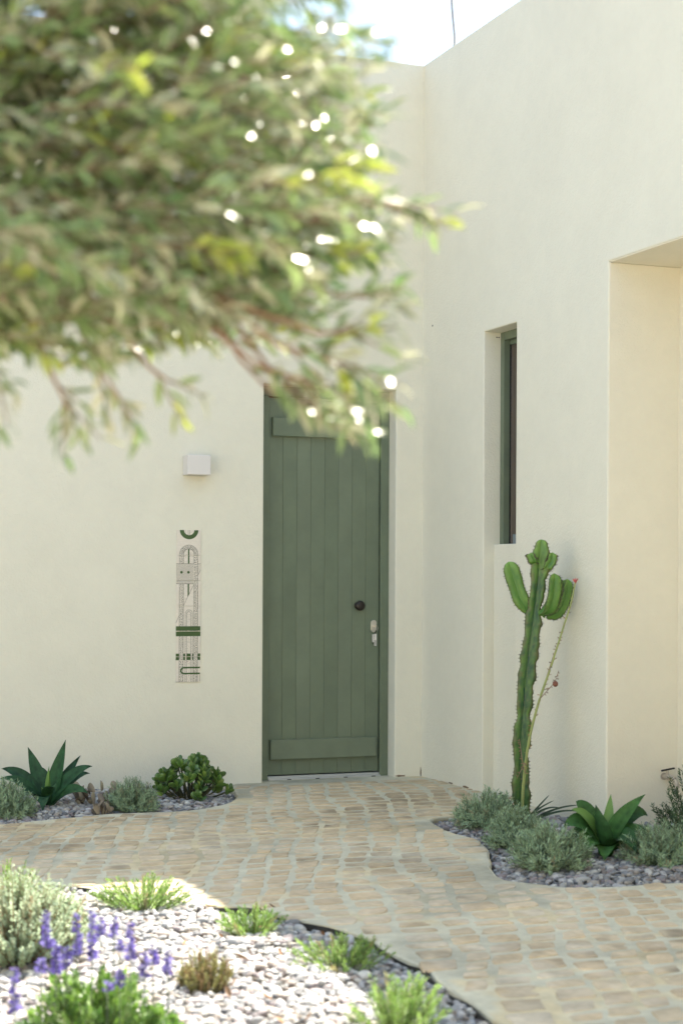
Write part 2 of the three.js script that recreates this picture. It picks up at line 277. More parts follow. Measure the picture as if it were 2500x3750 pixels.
  green(() => { c.moveTo(88, 501.8); c.lineTo(29, 501.8); c.arc(29, 515.6, 13.8, -Math.PI / 2, Math.PI / 2, true); c.lineTo(88, 529.4); c.lineTo(88, 523.4); c.lineTo(29, 523.4); c.arc(29, 515.6, 7.9, Math.PI / 2, -Math.PI / 2); c.lineTo(88, 507.7); c.closePath(); });
  line(86.7, 531, 86.7, 555); c.strokeStyle = 'rgba(80,80,70,0.6)'; for (let k = 0; k < 7; k++) line(1 + k * 1.4, 555.5 + (k % 2), 1.8 + k * 1.4, 556.8 - (k % 2)); c.strokeStyle = INK;
  const map = new THREE.CanvasTexture(cv); map.colorSpace = THREE.SRGBColorSpace; map.magFilter = THREE.LinearFilter;
  const mat = phys(lin(1, 1, 1), 0.45, { map, clearcoat: 0.25, clearcoatRoughness: 0.25 });
  const m = thing('tile_mural', 'tall narrow mural of printed tiles with green bars and arches', 'mural', [-1.47, 0.597, 0]);
  const n = 6, hh = 0.874 / n;
  for (let k = 0; k < n; k++) {
    const g = new RoundedBoxGeometry(0.1445, hh - 0.0014, 0.007, 1, 0.0009); g.translate(0, hh * (k + 0.5), 0.0025 + (k % 2) * 0.0004);
    const uv = g.attributes.uv, p = g.attributes.position; for (let i = 0; i < uv.count; i++) uv.setXY(i, p.getX(i) / 0.1445 + 0.5, p.getY(i) / 0.874);
    part('tile', g, mat, m);
  }
}
// garden tap on the alcove's end wall
{
  const t = thing('garden_tap', 'pale garden tap with a black lever on the alcove wall', 'tap', [0.325, 0.2, 2.18]);
  const beige = std(lin(0.5, 0.44, 0.36), 0.45, { metalness: 0.3 });
  const tb = (pts, r) => new THREE.TubeGeometry(new THREE.CatmullRomCurve3(pts), 16, r, 10);
  part('flange', new THREE.CylinderGeometry(0.018, 0.018, 0.006, 18).rotateX(Math.PI / 2).translate(-0.002, 0.03, 0.004), beige, t);
  part('body', mergeGeometries([tb([V(0, 0.03, 0), V(0, 0.032, 0.03), V(0.01, 0.03, 0.055), V(0.016, 0.02, 0.075)], 0.0115), new THREE.CylinderGeometry(0.0135, 0.0135, 0.03, 14).rotateX(Math.PI / 2).translate(0, 0.031, 0.028), new THREE.CylinderGeometry(0.007, 0.007, 0.03, 10).translate(0.002, 0.048, 0.03)]), beige, t);
  part('spout', mergeGeometries([tb([V(0.015, 0.02, 0.075), V(0.02, 0.005, 0.085), V(0.02, -0.012, 0.086)], 0.011), new THREE.CylinderGeometry(0.0145, 0.0145, 0.012, 14).translate(0.02, -0.012, 0.086)]), beige, t);
  part('hose_tail', mergeGeometries([0, 1, 2, 3].map((k) => new THREE.CylinderGeometry(0.0085, 0.0065, 0.009, 12).translate(0.021, -0.024 - k * 0.0095, 0.086))), std(lin(0.2, 0.18, 0.15), 0.5), t);
  const lv = box(0.075, 0.008, 0.014, 0, 0, 0, 0.003); lv.rotateZ(0.14); lv.translate(0.006, 0.066, 0.03); part('lever', lv, black, t);
}
// cable standing up from the roof edge
{
  const g = thing('roof_cable', 'thin grey cable rising into the sky from the roof edge', 'cable', [0.03, TOP, 0.345]);
  part('cable', new THREE.TubeGeometry(new THREE.CatmullRomCurve3([V(0.06, -0.1, 0), V(0, -0.01, 0), V(0.002, 0.03, 0.012), V(0.0, 0.1, 0.01), V(-0.002, 0.2, -0.008), V(-0.004, 0.32, -0.02), V(0.0, 0.6, -0.02), V(0.01, 1.0, 0.0)]), 60, 0.007, 7), std(lin(0.3, 0.31, 0.33), 0.6), g);
}

// ---------------------------------------------------------------- ground, beds, path
const nz = [fbm([7, 17], [1, 0.6], 91), fbm([7, 17], [1, 0.6], 92)];
function smooth(pts, amp = 0.014) { const c = new THREE.CatmullRomCurve3(pts.map(([x, z]) => V(x, 0, z)), false, 'centripetal').getSpacedPoints(pts.length * 7); return c.map((p) => [p.x + (nz[0](p.x / 3, p.z / 3) - 0.5) * amp * 2 + (nz[0](p.x * 1.7, p.z * 1.7) - 0.5) * amp, p.z + (nz[1](p.x / 3, p.z / 3) - 0.5) * amp * 2 + (nz[1](p.x * 1.7, p.z * 1.7) - 0.5) * amp]); }
const leftEdge = smooth([[-5.2, 1.55], [-3.6, 1.32], [-2.742, 1.134], [-2.446, 1.037], [-2.117, 0.962], [-1.943, 0.98], [-1.784, 0.985], [-1.619, 0.911], [-1.483, 0.78], [-1.368, 0.577], [-1.305, 0.403], [-1.276, 0.209], [-1.27, 0.05]]);
const rightEdge = smooth([[-0.06, 1.58], [-0.3, 1.6], [-0.501, 1.623], [-0.676, 1.663], [-0.742, 1.759], [-0.793, 2.137], [-0.776, 2.31], [-0.841, 2.571], [-0.957, 2.839], [-1.086, 3.12], [-1.118, 3.321], [-1.049, 3.417], [-0.975, 3.537], [-0.805, 3.58], [-0.592, 3.583], [-0.4, 3.64], [0.1, 3.8], [0.38, 3.85]]);
const frontEdge = smooth([[-5.2, 1.9], [-3.9, 2.2], [-3.014, 2.669], [-2.885, 2.766], [-2.794, 2.855], [-2.698, 2.941], [-2.56, 3.12], [-2.426, 3.34], [-2.357, 3.437], [-2.246, 3.526], [-2.202, 3.648], [-2.137, 3.863], [-2.078, 3.976], [-2.052, 4.161], [-2.071, 4.281], [-2.062, 4.483], [-2.049, 4.586], [-2.084, 4.753], [-2.1, 4.895], [-2.119, 5.136], [-2.183, 5.459], [-2.35, 6.0], [-2.7, 7.0]], 0.008);
const flat = (pts) => ring(pts.map(([x, z]) => [x, -z]));
const leftBed = [...leftEdge, [-1.3, -0.02], [-5.2, -0.02]], rightBed = [...rightEdge, [0.38, 2.2], [-0.02, 2.16], [-0.02, 1.56]], frontBed = [...frontEdge, [-3.6, 10.5], [-9, 10.5], [-9, 1.2]];
const pathOutline = [...leftEdge, [-1.2, 0.02], [-1.2, -0.2], [0.05, -0.2], [0.05, 1.56], ...rightEdge, [0.5, 3.9], [0.5, 10.5], [-3.55, 10.5], ...[...frontEdge].reverse(), [-5.3, 1.88], [-5.3, 1.56]];
function inside(poly, x, z) { let c = false; for (let i = 0, j = poly.length - 1; i < poly.length; j = i++) { const [xi, zi] = poly[i], [xj, zj] = poly[j]; if (zi > z !== zj > z && x < ((xj - xi) * (z - zi)) / (zj - zi) + xi) c = !c; } return c; }
function edgeDist(poly, x, z) { let m = 1e9; for (let i = 1; i < poly.length; i++) { const [ax, az] = poly[i - 1], [bx, bz] = poly[i], dx = bx - ax, dz = bz - az, t = clamp(((x - ax) * dx + (z - az) * dz) / (dx * dx + dz * dz || 1), 0, 1); m = Math.min(m, Math.hypot(x - ax - dx * t, z - az - dz * t)); } return m; }

const groundTone = tex(512, 6, true, (() => { const f = fbm([6, 20, 60, 140], [1, 0.8, 0.7, 0.6], 201); return (u, v) => { const t = 0.78 + (f(u, v) - 0.5) * 0.3; return [t, t * 0.97, t * 0.9]; }; })());
{ const g = new THREE.CircleGeometry(300, 64); g.rotateX(-Math.PI / 2); const uv = g.attributes.uv, p = g.attributes.position; for (let i = 0; i < uv.count; i++) uv.setXY(i, p.getX(i), p.getZ(i)); g.translate(0, -0.075, 0); struct('ground', g, std(lin(0.58, 0.48, 0.34), 0.95, { map: groundTone })); }
const soilMat = std(lin(0.13, 0.115, 0.1), 0.98, { map: groundTone, bumpMap: plasterBump, bumpScale: 0.006 });
const gravelBase = std(lin(0.52, 0.5, 0.46), 0.98, { map: groundTone, bumpMap: plasterBump, bumpScale: 0.01 });
for (const [poly, m] of [[leftBed, soilMat], [rightBed, soilMat], [frontBed, gravelBase]]) { const g = new THREE.ShapeGeometry(flat(poly)); g.rotateX(-Math.PI / 2); g.translate(0, -0.045, 0); struct('garden_bed', g, m); }

const stains = fbm([3, 7, 15, 34], [1, 1, 0.8, 0.5], 301), grain = fbm([30, 80, 200], [1, 1, 1], 302), smear = fbm([10, 24, 55], [1, 1, 0.7], 303);
const mortarTone = tex(1024, 3.2, true, (u, v) => { const s = sstep(stains(u, v), 0.52, 0.72), t = 0.9 + (grain(u, v) - 0.5) * 0.16 - s * 0.12, k = sstep(smear(u, v), 0.5, 0.75); return [t * lerp(0.96, 1, k), t * lerp(0.95, 0.94, k), t * lerp(0.92, 0.84, k)]; });
const stoneTone = tex(1024, 3.2, true, (u, v) => { const s = sstep(stains(u, v), 0.54, 0.72), d = sstep(smear(u, v), 0.58, 0.78), m = sstep(smear(1 - v, u), 0.52, 0.7) * 0.8, t = 0.9 + (grain(u, v) - 0.5) * 0.22 - s * 0.11 - d * 0.12; return [lerp(t, t * 1.02, m), lerp(t * 0.97, t * 1.02, m), lerp(t * 0.93, t * 1.03, m)]; });
const stoneBump = tex(1024, 0.8, false, (() => { const f = fbm([12, 30, 80, 200], [1.2, 1, 0.7, 0.4], 41); return (u, v) => f(u, v); })());
const mortar = std(lin(0.77, 0.735, 0.605), 0.93, { map: mortarTone, bumpMap: stoneBump, bumpScale: 0.005 });
const stoneMats = [[0.7, 0.58, 0.415], [0.715, 0.61, 0.455], [0.67, 0.555, 0.405], [0.705, 0.58, 0.41], [0.68, 0.585, 0.44]].map((c) => std(lin(...c), 0.86, { map: stoneTone, bumpMap: stoneBump, bumpScale: 0.004 }));
const pg = new THREE.ExtrudeGeometry(flat(pathOutline), { depth: 0.05, bevelEnabled: true, bevelSize: 0.012, bevelOffset: -0.012, bevelThickness: 0.012, bevelSegments: 2 }); pg.rotateX(-Math.PI / 2); pg.translate(0, -0.062, 0);
const path = struct('path', pg, mortar);
{ // stones laid in wavering courses that run away from the house
  const r = rng(7), F = V(Math.sin(YAW), 0, -Math.cos(YAW)), list = [];
  const colX = (u, z) => { let x = u; const n = 16; for (let k = 0; k < n; k++) { const q = (z * (k + 0.5)) / n; x -= (z / n) * lerp(0.17, 0.36, sstep(q + Math.max(0, -u) * 1.1, 0, 1.5)); } return x + 0.03 * Math.sin(z * 2.1 + u * 3) + 0.014 * Math.sin(z * 5.3 + u * 9); };
  let u = -3.6;
  const cols = []; while (u < 3.4) { const w = 0.1 + r() * 0.034; cols.push([u, u + w]); u += w; }
  cols.forEach(([u0, u1]) => {
    let z = 0.06 + r() * 0.12;
    while (z < 8.2) {
      const L = 0.09 + r() * 0.07, z1 = z + L, um = (u0 + u1) / 2, zm = (z + z1) / 2, x = colX(um, zm);
      if (x > -5 && x < 0.05 && inside(pathOutline, x, zm)) {
        const clear = Math.min(edgeDist(leftEdge, x, zm), edgeDist(rightEdge, x, zm), edgeDist(frontEdge, x, zm), x < 0 && zm < 1.56 ? -x : 9);
        if (clear > 0.05) {
          const ju = (r() - 0.5) * 0.02, gw = 0.004 + r() * 0.009, gl = 0.006 + r() * 0.014, pts = [], tx = (r() - 0.5) * 0.04, tz = (r() - 0.5) * 0.03, top = 0.0018 + r() * 0.003, sk = (r() - 0.5) * 0.24, taper = (r() - 0.5) * 0.22, ch = 0.14 + r() * 0.16;
          for (const [ca, sa] of [[1, 0], [1, 1 - ch], [1 - ch, 1], [0, 1], [ch - 1, 1], [-1, 1 - ch], [-1, 0], [-1, ch - 1], [ch - 1, -1], [0, -1], [1 - ch, -1], [1, ch - 1]]) {
            const q = 0.95 + (r() - 0.5) * 0.13, uu = um + ju + ca * q * (1 + taper * sa) * ((u1 - u0) / 2 - gw) + sa * sk * 0.03, zz = zm + sa * q * (L / 2 - gl) + ca * sk * 0.05; pts.push([colX(uu, zz), zz]);
          }
          const N = pts.length, pos = [], uvs = [], idx = [], put = (px, py, pz) => { pos.push(px, py, pz); uvs.push(px, pz); };
          const y = (px, pz) => top + (px - x) * tx + (pz - zm) * tz + (nz[0](px * 2.3, pz * 2.3) - 0.5) * 0.005 + (nz[1](px * 6.1, pz * 6.1) - 0.5) * 0.003;
          put(x, y(x, zm) + 0.0003, zm);
          const rim = pts.map(([px, pz]) => { const qx = lerp(x, px, 0.93), qz = lerp(zm, pz, 0.93); return [qx, y(qx, qz) - 0.0006 - r() * 0.001, qz]; });
          for (const [px, pz] of pts) { const qx = lerp(x, px, 0.55), qz = lerp(zm, pz, 0.55); put(qx, y(qx, qz) + (r() - 0.5) * 0.0008, qz); }
          rim.forEach((p) => put(...p)); rim.forEach((p) => put(...p));
          pts.forEach(([px, pz], k) => put(px, rim[k][1] - 0.0065 - r() * 0.001, pz));
          for (let k = 0; k < N; k++) { const k1 = (k + 1) % N, A = 1, B = 1 + N, C = 1 + 2 * N, E2 = 1 + 3 * N; idx.push(0, A + k, A + k1); for (const [P, Q] of [[A, B], [C, E2]]) idx.push(P + k, Q + k, P + k1, P + k1, Q + k, Q + k1); }
          const g = new THREE.BufferGeometry(); g.setAttribute('position', new THREE.Float32BufferAttribute(pos, 3)); g.setAttribute('uv', new THREE.Float32BufferAttribute(uvs, 2)); g.setIndex(idx); g.computeVertexNormals(); if (g.attributes.normal.getY(0) < 0) { for (let q = 0; q < idx.length; q += 3) { const w_ = idx[q]; idx[q] = idx[q + 1]; idx[q + 1] = w_; } g.setIndex(idx); g.computeVertexNormals(); }
          const dx = x - camera.position.x, dz = zm - camera.position.z, dep = dx * F.x + dz * F.z, lat = dx * RIGHT.x + dz * RIGHT.z;
          const seen = dep > 0.5 && Math.abs(lat / dep) < 0.21 && 1.2 / dep < 0.275;
          list.push({ g, m: Math.floor(r() * 5), area: seen ? 1 / (dep * dep * dep) : 0 });
        }
      }
      z = z1;
    }
  });
  list.sort((a, b) => b.area - a.area);
  list.slice(0, 300).forEach((s) => part('paving_stone', s.g, stoneMats[s.m], path));
  const rest = list.slice(300); if (rest.length) part('paving_stones', mergeGeometries(rest.map((s) => s.g)), stoneMats[0], path).userData.kind = 'stuff';
  console.log('stones', list.length, 'seen', list.filter((s) => s.area > 0).length);
}
// dark edging strip round the front bed
{
  const EO = 0.008, m = new Mesher(), c = [0.02, 0.02, 0.022]; let last = null; const pts = frontEdge.filter((p) => p[0] > -5);
  pts.forEach(([x, z], i) => {
    const [ax, az] = pts[Math.max(0, i - 1)], [bx, bz] = pts[Math.min(pts.length - 1, i + 1)], l = Math.hypot(bx - ax, bz - az), nx = -(bz - az) / l, nz_ = (bx - ax) / l, o = 0, t = 0.005, h = -0.004 + 0.005 * Math.sin(i * 0.7);
    const row = [[o, -0.05], [o, h], [o + t, h + 0.001], [o + t, -0.05]].map(([d, y]) => m.v(V(x + nx * (d + EO), y, z + nz_ * (d + EO)), c));
    if (last) for (let k = 0; k < 3; k++) m.i.push(last[k], last[k + 1], row[k], row[k], last[k + 1], row[k + 1]);
    last = row;
  });
  const e = thing('garden_edging', 'dark plastic edging strip between the sunlit gravel and paving', 'edging');
  part('strip', m.geo(), std(lin(0.025, 0.024, 0.023), 0.6, { side: THREE.DoubleSide }), e);
}
// gravel
{
  const base = new THREE.IcosahedronGeometry(1, 2), p = base.attributes.position;
  for (let i = 0; i < p.count; i++) { const x = p.getX(i), y = p.getY(i), z = p.getZ(i), k = 1 + 0.1 * Math.sin(x * 2.3 + z) + 0.08 * Math.sin(y * 3 + x * 1.7) + 0.06 * Math.cos(z * 3.1 - y); p.setXYZ(i, x * k, y * k * (y > 0 ? 0.92 : 1), z * k); }
  const nrm = base.attributes.normal; for (let i = 0; i < p.count; i++) { const v = V(p.getX(i), p.getY(i), p.getZ(i)).normalize(); nrm.setXYZ(i, v.x, v.y, v.z); }
  const palette = [[0.34, 0.34, 0.35], [0.24, 0.245, 0.26], [0.46, 0.45, 0.43], [0.29, 0.25, 0.26], [0.38, 0.34, 0.3], [0.19, 0.19, 0.2], [0.55, 0.54, 0.52], [0.27, 0.23, 0.21], [0.42, 0.41, 0.42]];
  const mat = std(lin(1, 1, 1), 0.72, { bumpMap: stoneBump, bumpScale: 0.003 });
  function fill(poly, area, spacing, sz, seed, label, lightness, y0 = -0.04, mound = 0.02) {
    const r = rng(seed), M = [], C = [], q = new THREE.Quaternion(), e = new THREE.Euler();
    for (let layer = 0; layer < 2; layer++) for (let x = area[0]; x < area[1]; x += spacing) for (let z = area[2]; z < area[3]; z += spacing) {
      const px = x + (r() - 0.5) * spacing * 1.3, pz = z + (r() - 0.5) * spacing * 1.3, s = sz * (0.6 + r() * r() * 1.1);
      if (!inside(poly, px, pz)) continue;
      const d = Math.min(edgeDist(leftEdge, px, pz), edgeDist(rightEdge, px, pz), edgeDist(frontEdge, px, pz)); if (d < s * 0.95) continue;
      const h = y0 + layer * sz * 0.85 + mound * sstep(d, 0, 0.25) + (nz[0](px * 0.8, pz * 0.8) - 0.5) * 0.03 + r() * sz * 0.4;
      e.set((r() - 0.5) * 0.9, r() * 7, (r() - 0.5) * 0.9); q.setFromEuler(e);
      M.push(new THREE.Matrix4().compose(V(px, h, pz), q, V(s * (0.85 + r() * 0.5), s * (0.45 + r() * 0.3), s * (0.65 + r() * 0.3))));
      const c = palette[Math.floor(Math.pow(r(), 1.1) * palette.length)], k = lightness * (0.82 + r() * 0.36); C.push([c[0] * k, c[1] * k, c[2] * k]);
    }
    const im = new THREE.InstancedMesh(base, mat, M.length); M.forEach((m, i) => { im.setMatrixAt(i, m); im.setColorAt(i, lin(...C[i])); });
    stuff('gravel', im, label, 'gravel'); console.log(label, M.length);
  }
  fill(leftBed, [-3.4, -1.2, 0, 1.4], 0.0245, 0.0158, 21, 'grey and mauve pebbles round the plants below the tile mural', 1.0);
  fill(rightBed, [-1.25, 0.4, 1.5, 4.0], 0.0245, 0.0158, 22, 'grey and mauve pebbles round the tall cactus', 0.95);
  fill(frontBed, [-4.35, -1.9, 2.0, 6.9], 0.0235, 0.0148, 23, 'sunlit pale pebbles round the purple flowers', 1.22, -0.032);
}

// unseen walls added behind and left of the camera to bounce warm sunlight
{
  const a = thing('added_bounce_wall', 'unseen cream wall added behind the camera to bounce warm light', 'wall'); part('wall', span(-12, 6, -0.1, 2.7, 13.2, 13.5, 0.01), plaster, a);
  const b = thing('added_bounce_wall', 'unseen cream wall added left of the camera to bounce warm light', 'wall'); part('wall', span(-6.5, -6.2, -0.1, 2.7, 2.6, 13.1, 0.01), plaster, b);
}

// ---------------------------------------------------------------- plants
const leafMat = (rough = 1, coat = 0.35, cr = 0.35, tr = 0.25) => phys(lin(1, 1, 1), rough, { vertexColors: true, side: THREE.DoubleSide, transmission: tr, thickness: 0, clearcoat: coat, clearcoatRoughness: cr });
const softLeaf = leafMat(1, 0, 0.5, 0.2), glossLeaf = leafMat(1, 0.5, 0.3, 0.3);
const barkMat = std(lin(1, 1, 1), 0.9, { vertexColors: true });
const local = (a, h, c) => V(0, 0, 0).addScaledVector(RIGHT, a).addScaledVector(NEAR, c).setY(h);   // across, up, towards the path

// dome-shaped clump of thin leaves on many stems
function clump(seed, o) {
  const r = rng(seed), f = new Mesher(), st = new Mesher();
  for (let k = 0; k < o.stems; k++) {
    const a = r() * 2 * Math.PI, e = Math.pow(r(), 0.75), rad = Math.sqrt(1 - (1 - e) * (1 - e)), tipR = o.R * Math.sin(e * Math.PI / 2) * (0.8 + r() * 0.28), tipH = o.H * lerp(Math.cos(e * Math.PI / 2), 1, o.hmin ?? 0.25) * (0.72 + r() * 0.4);
    const p0 = V(Math.cos(a) * o.R * 0.16 * r(), 0, Math.sin(a) * o.R * 0.16 * r()), p2 = V(Math.cos(a) * tipR, tipH, Math.sin(a) * tipR), p1 = V(Math.cos(a) * tipR * (o.up ?? 0.62), tipH * (o.bow ?? 0.42), Math.sin(a) * tipR * (o.up ?? 0.62));
    st.tube(bezPts(p0, p1, p2, 5), o.stemR ?? 0.0022, 0.0008, o.stemC ?? [0.13, 0.11, 0.06], 3);
    const tone = r(), dry = r() < (o.dry ?? 0.05);
    for (let j = 0; j < o.leaves; j++) {
      const t = lerp(o.from ?? 0.3, 1, Math.pow((j + r()) / o.leaves, 0.8)), p = bez(p0, p1, p2, t), d0 = bez(p0, p1, p2, Math.min(1, t + 0.05)).sub(bez(p0, p1, p2, t - 0.05)).normalize();
      const s = perp(d0, r), n = new THREE.Vector3().crossVectors(d0, s), d = d0.clone().multiplyScalar(o.along ?? 0.7).addScaledVector(n, 0.6 + r() * 0.4).addScaledVector(V(0, 1, 0), 0.18).normalize(), c = dry ? tint(o.cd ?? [0.3, 0.24, 0.13], o.cb, r() * 0.3) : tint(o.ca, o.cb, clamp(tone * 0.5 + r() * 0.6, 0, 1), 0.85 + r() * 0.3);
      const len = o.len * (0.7 + r() * 0.5) * (t > 0.9 ? 0.75 : 1), side = new THREE.Vector3().crossVectors(d, n).normalize();
      if (o.broad) f.leaf(p, d, side, len, o.w * (0.8 + r() * 0.4), 0.3, -0.25 - r() * 0.2, c, o.broad); else f.needle(p, d, side, len, o.w * (0.75 + r() * 0.5), c);
    }
  }
  return { foliage: f.geo(), stem: st.geo() };
}
function plant(name, label, category, pos, geos, mat, scale = 1, turn = 0, group) {
  const t = thing(name, label, category, pos, group); t.scale.setScalar(scale); t.rotation.y = turn;
  part('foliage', geos.foliage, mat, t).userData.kind = 'stuff'; part('stem', geos.stem, barkMat, t).userData.kind = 'stuff'; return t;
}
const CURRY = { R: 0.17, H: 0.2, stems: 230, leaves: 32, len: 0.032, w: 0.0042, ca: [0.16, 0.25, 0.13], cb: [0.36, 0.475, 0.29], from: 0.32, along: 0.5, dry: 0.03, stemC: [0.2, 0.22, 0.14] };
const curry = [1, 2, 3].map((k) => clump(100 + k, { ...CURRY, R: CURRY.R * (0.94 + 0.06 * k) }));
const CG = 'grey-green curry plants in the pebble beds';
plant('curry_plant', 'grey-green curry plant at the left edge beside the dark agave', 'shrub', [-2.66, -0.03, 0.83], curry[0], softLeaf, 1.0, 0.4, CG);
plant('curry_plant', 'grey-green curry plant left of the jade bush below the mural', 'shrub', [-2.005, -0.03, 0.8], curry[1], softLeaf, 0.88, 2.0, CG);
plant('curry_plant', 'wispy grey-green curry plant left of the cactus foot', 'shrub', [-0.53, -0.03, 1.97], curry[2], softLeaf, 1.0, 3.0, CG);
plant('curry_plant', 'grey-green curry plant half hidden in front of the cactus', 'shrub', [-0.68, -0.03, 2.58], curry[0], softLeaf, 0.98, 1.0, CG);
plant('curry_plant', 'bushy grey-green curry plant nearest the path, before the cactus', 'shrub', [-0.82, -0.03, 3.13], curry[1], softLeaf, 1.05, 4.1, CG);
plant('curry_plant', 'grey-green curry plant right of the agave at the right edge', 'shrub', [-0.32, -0.03, 3.2], curry[2], softLeaf, 1.0, 5.2, CG);

// agave rosettes, each leaf a part
const agaveTone = tex(256, 0.2, true, (() => { const f = fbm([10, 26, 60], [1, 0.8, 0.5], 611), g2 = fbm([6, 14], [1, 0.7], 612); return (u, v) => { const t = 0.8 + (f(u, v * 0.1) - 0.5) * 0.3 + (g2(u, v) - 0.5) * 0.3; return [t, t, t * 0.95]; }; })());
const agaveMats = [[0.036, 0.115, 0.054], [0.048, 0.145, 0.06], [0.03, 0.098, 0.052]].map((c) => phys(lin(...c), 0.6, { specularIntensity: 0.5, map: agaveTone, bumpMap: doorBump, bumpScale: 0.0006 })), agaveYoung = phys(lin(0.12, 0.235, 0.05), 0.55);
const agaveLight = [[0.055, 0.16, 0.042], [0.075, 0.2, 0.05], [0.04, 0.122, 0.042]].map((c) => phys(lin(...c), 0.6, { specularIntensity: 0.5, map: agaveTone, bumpMap: doorBump, bumpScale: 0.0006 }));
function agaveLeaf(tip, ctrl, w, fold, roll = 0) {
  const NS = 14, NC = 6, prof = [0.5, 0.56, 0.66, 0.78, 0.89, 0.97, 1, 0.99, 0.94, 0.86, 0.74, 0.6, 0.42, 0.22, 0.015], p0 = V(0, 0.015, 0), pos = [], uv = [], idx = [];
  const flatDir = V(tip.x + ctrl.x * 0.5, 0, tip.z + ctrl.z * 0.5); if (flatDir.length() < 0.02) flatDir.copy(NEAR); flatDir.normalize();
  for (let i = 0; i <= NS; i++) {
    const t = i / NS, p = bez(p0, ctrl, tip, t), d = bez(p0, ctrl, tip, Math.min(1, t + 0.02)).sub(bez(p0, ctrl, tip, Math.max(0, t - 0.02))).normalize();
    let s = new THREE.Vector3().crossVectors(V(0, 1, 0), flatDir).normalize(); s.addScaledVector(d, -s.dot(d)).normalize(); if (roll) s.applyAxisAngle(d, roll);
    const n = new THREE.Vector3().crossVectors(d, s).normalize(), h = (w / 2) * prof[i], th = lerp(0.012, 0.002, t);
    for (let q = 0; q < 2; q++) for (let k = 0; k <= NC; k++) { const x = (k / NC) * 2 - 1, lift = fold * h * x * x * 0.7 - (q ? th * (1 - x * x) : 0) + 0.0006 * Math.sin(i * 2.1 + k); const v = p.clone().addScaledVector(s, x * h).addScaledVector(n, lift); pos.push(v.x, v.y, v.z); uv.push(x * h, t * 0.4); }
  }
  const row = 2 * (NC + 1);
  for (let i = 0; i < NS; i++) for (let q = 0; q < 2; q++) for (let k = 0; k < NC; k++) { const a = i * row + q * (NC + 1) + k, b = a + 1, c = a + row, e = b + row; if (q) idx.push(a, c, b, b, c, e); else idx.push(a, b, c, c, b, e); }
  const g = new THREE.BufferGeometry(); g.setAttribute('position', new THREE.Float32BufferAttribute(pos, 3)); g.setAttribute('uv', new THREE.Float32BufferAttribute(uv, 2)); g.setIndex(idx); g.computeVertexNormals(); return g;
}
function agave(label, pos, leaves, mats) {
  const t = thing('agave', label, 'agave', pos, 'agaves in the pebble beds');
  leaves.forEach(([a, h, c, w, ca, ch, cc, young], i) => { const m = part('leaf', agaveLeaf(local(a, h, c), local(ca, ch, cc), w, 0.35 + 0.2 * (i % 3), 0.95 * Math.sign(a) * Math.min(1, Math.abs(a) / (Math.hypot(a, c) + 0.02))), young ? agaveYoung : mats[i % mats.length], t); if (young) m.userData.label = 'pale young leaf'; });
  part('core', new THREE.SphereGeometry(0.035, 12, 8).scale(1, 0.9, 1).translate(0, 0.02, 0), mats[0], t);
  return t;
}
//  tip across, up, near; width; control across, up, near
agave('dark blue-green agave with raised leaves below the tile mural', [-2.4, -0.03, 0.6], [
  [-0.115, 0.335, -0.06, 0.078, -0.045, 0.17, -0.03], [0.085, 0.375, -0.05, 0.082, 0.035, 0.16, -0.03], [0.15, 0.285, -0.13, 0.06, 0.06, 0.15, -0.07], [0.235, 0.245, 0.02, 0.075, 0.11, 0.23, 0.0],
  [0.225, 0.115, 0.1, 0.07, 0.12, 0.17, 0.05], [-0.245, 0.225, -0.02, 0.075, -0.12, 0.22, 0.0], [-0.225, 0.19, 0.12, 0.07, -0.1, 0.2, 0.06], [-0.21, 0.12, -0.14, 0.07, -0.1, 0.18, -0.08],
  [-0.13, 0.085, 0.19, 0.07, -0.06, 0.17, 0.1], [0.015, 0.035, 0.22, 0.075, 0.0, 0.17, 0.13], [0.07, 0.15, 0.16, 0.075, 0.02, 0.18, 0.11], [0.2, 0.19, -0.13, 0.065, 0.1, 0.2, -0.07],
  [-0.06, 0.22, -0.15, 0.07, -0.03, 0.18, -0.08], [0.03, 0.21, -0.19, 0.07, 0.02, 0.2, -0.1], [0.012, 0.245, 0.03, 0.034, 0.004, 0.11, 0.02, 1], [-0.02, 0.14, 0.06, 0.04, -0.004, 0.09, 0.04, 1],
], agaveMats);
agave('bright green agave between grey shrubs near the alcove corner', [-0.47, 0.01, 2.98], [
  [-0.125, 0.225, -0.04, 0.085, -0.085, 0.22, -0.02], [-0.155, 0.2, 0.04, 0.06, -0.085, 0.2, 0.02, 1], [-0.055, 0.225, 0.07, 0.115, -0.05, 0.11, 0.06], [0.03, 0.255, -0.06, 0.05, 0.012, 0.13, -0.03, 1], [0.165, 0.265, 0.02, 0.085, 0.04, 0.15, 0.02],
  [0.185, 0.165, -0.03, 0.085, 0.1, 0.23, 0.0], [-0.19, 0.13, 0.06, 0.1, -0.1, 0.2, 0.03], [-0.135, 0.02, 0.16, 0.1, -0.1, 0.14, 0.1], [0.1, 0.04, 0.17, 0.095, 0.06, 0.15, 0.1], [0.18, 0.09, 0.1, 0.095, 0.08, 0.15, 0.05],
  [0.06, 0.06, -0.22, 0.08, 0.02, 0.18, -0.12], [-0.07, 0.14, -0.18, 0.08, -0.03, 0.18, -0.1], [0.15, 0.13, -0.17, 0.08, 0.08, 0.18, -0.09], [-0.03, 0.0, 0.15, 0.09, -0.02, 0.09, 0.09], [-0.18, 0.03, -0.04, 0.09, -0.1, 0.13, -0.02], [0.19, 0.02, 0.02, 0.09, 0.1, 0.12, 0.01],
], agaveLight);

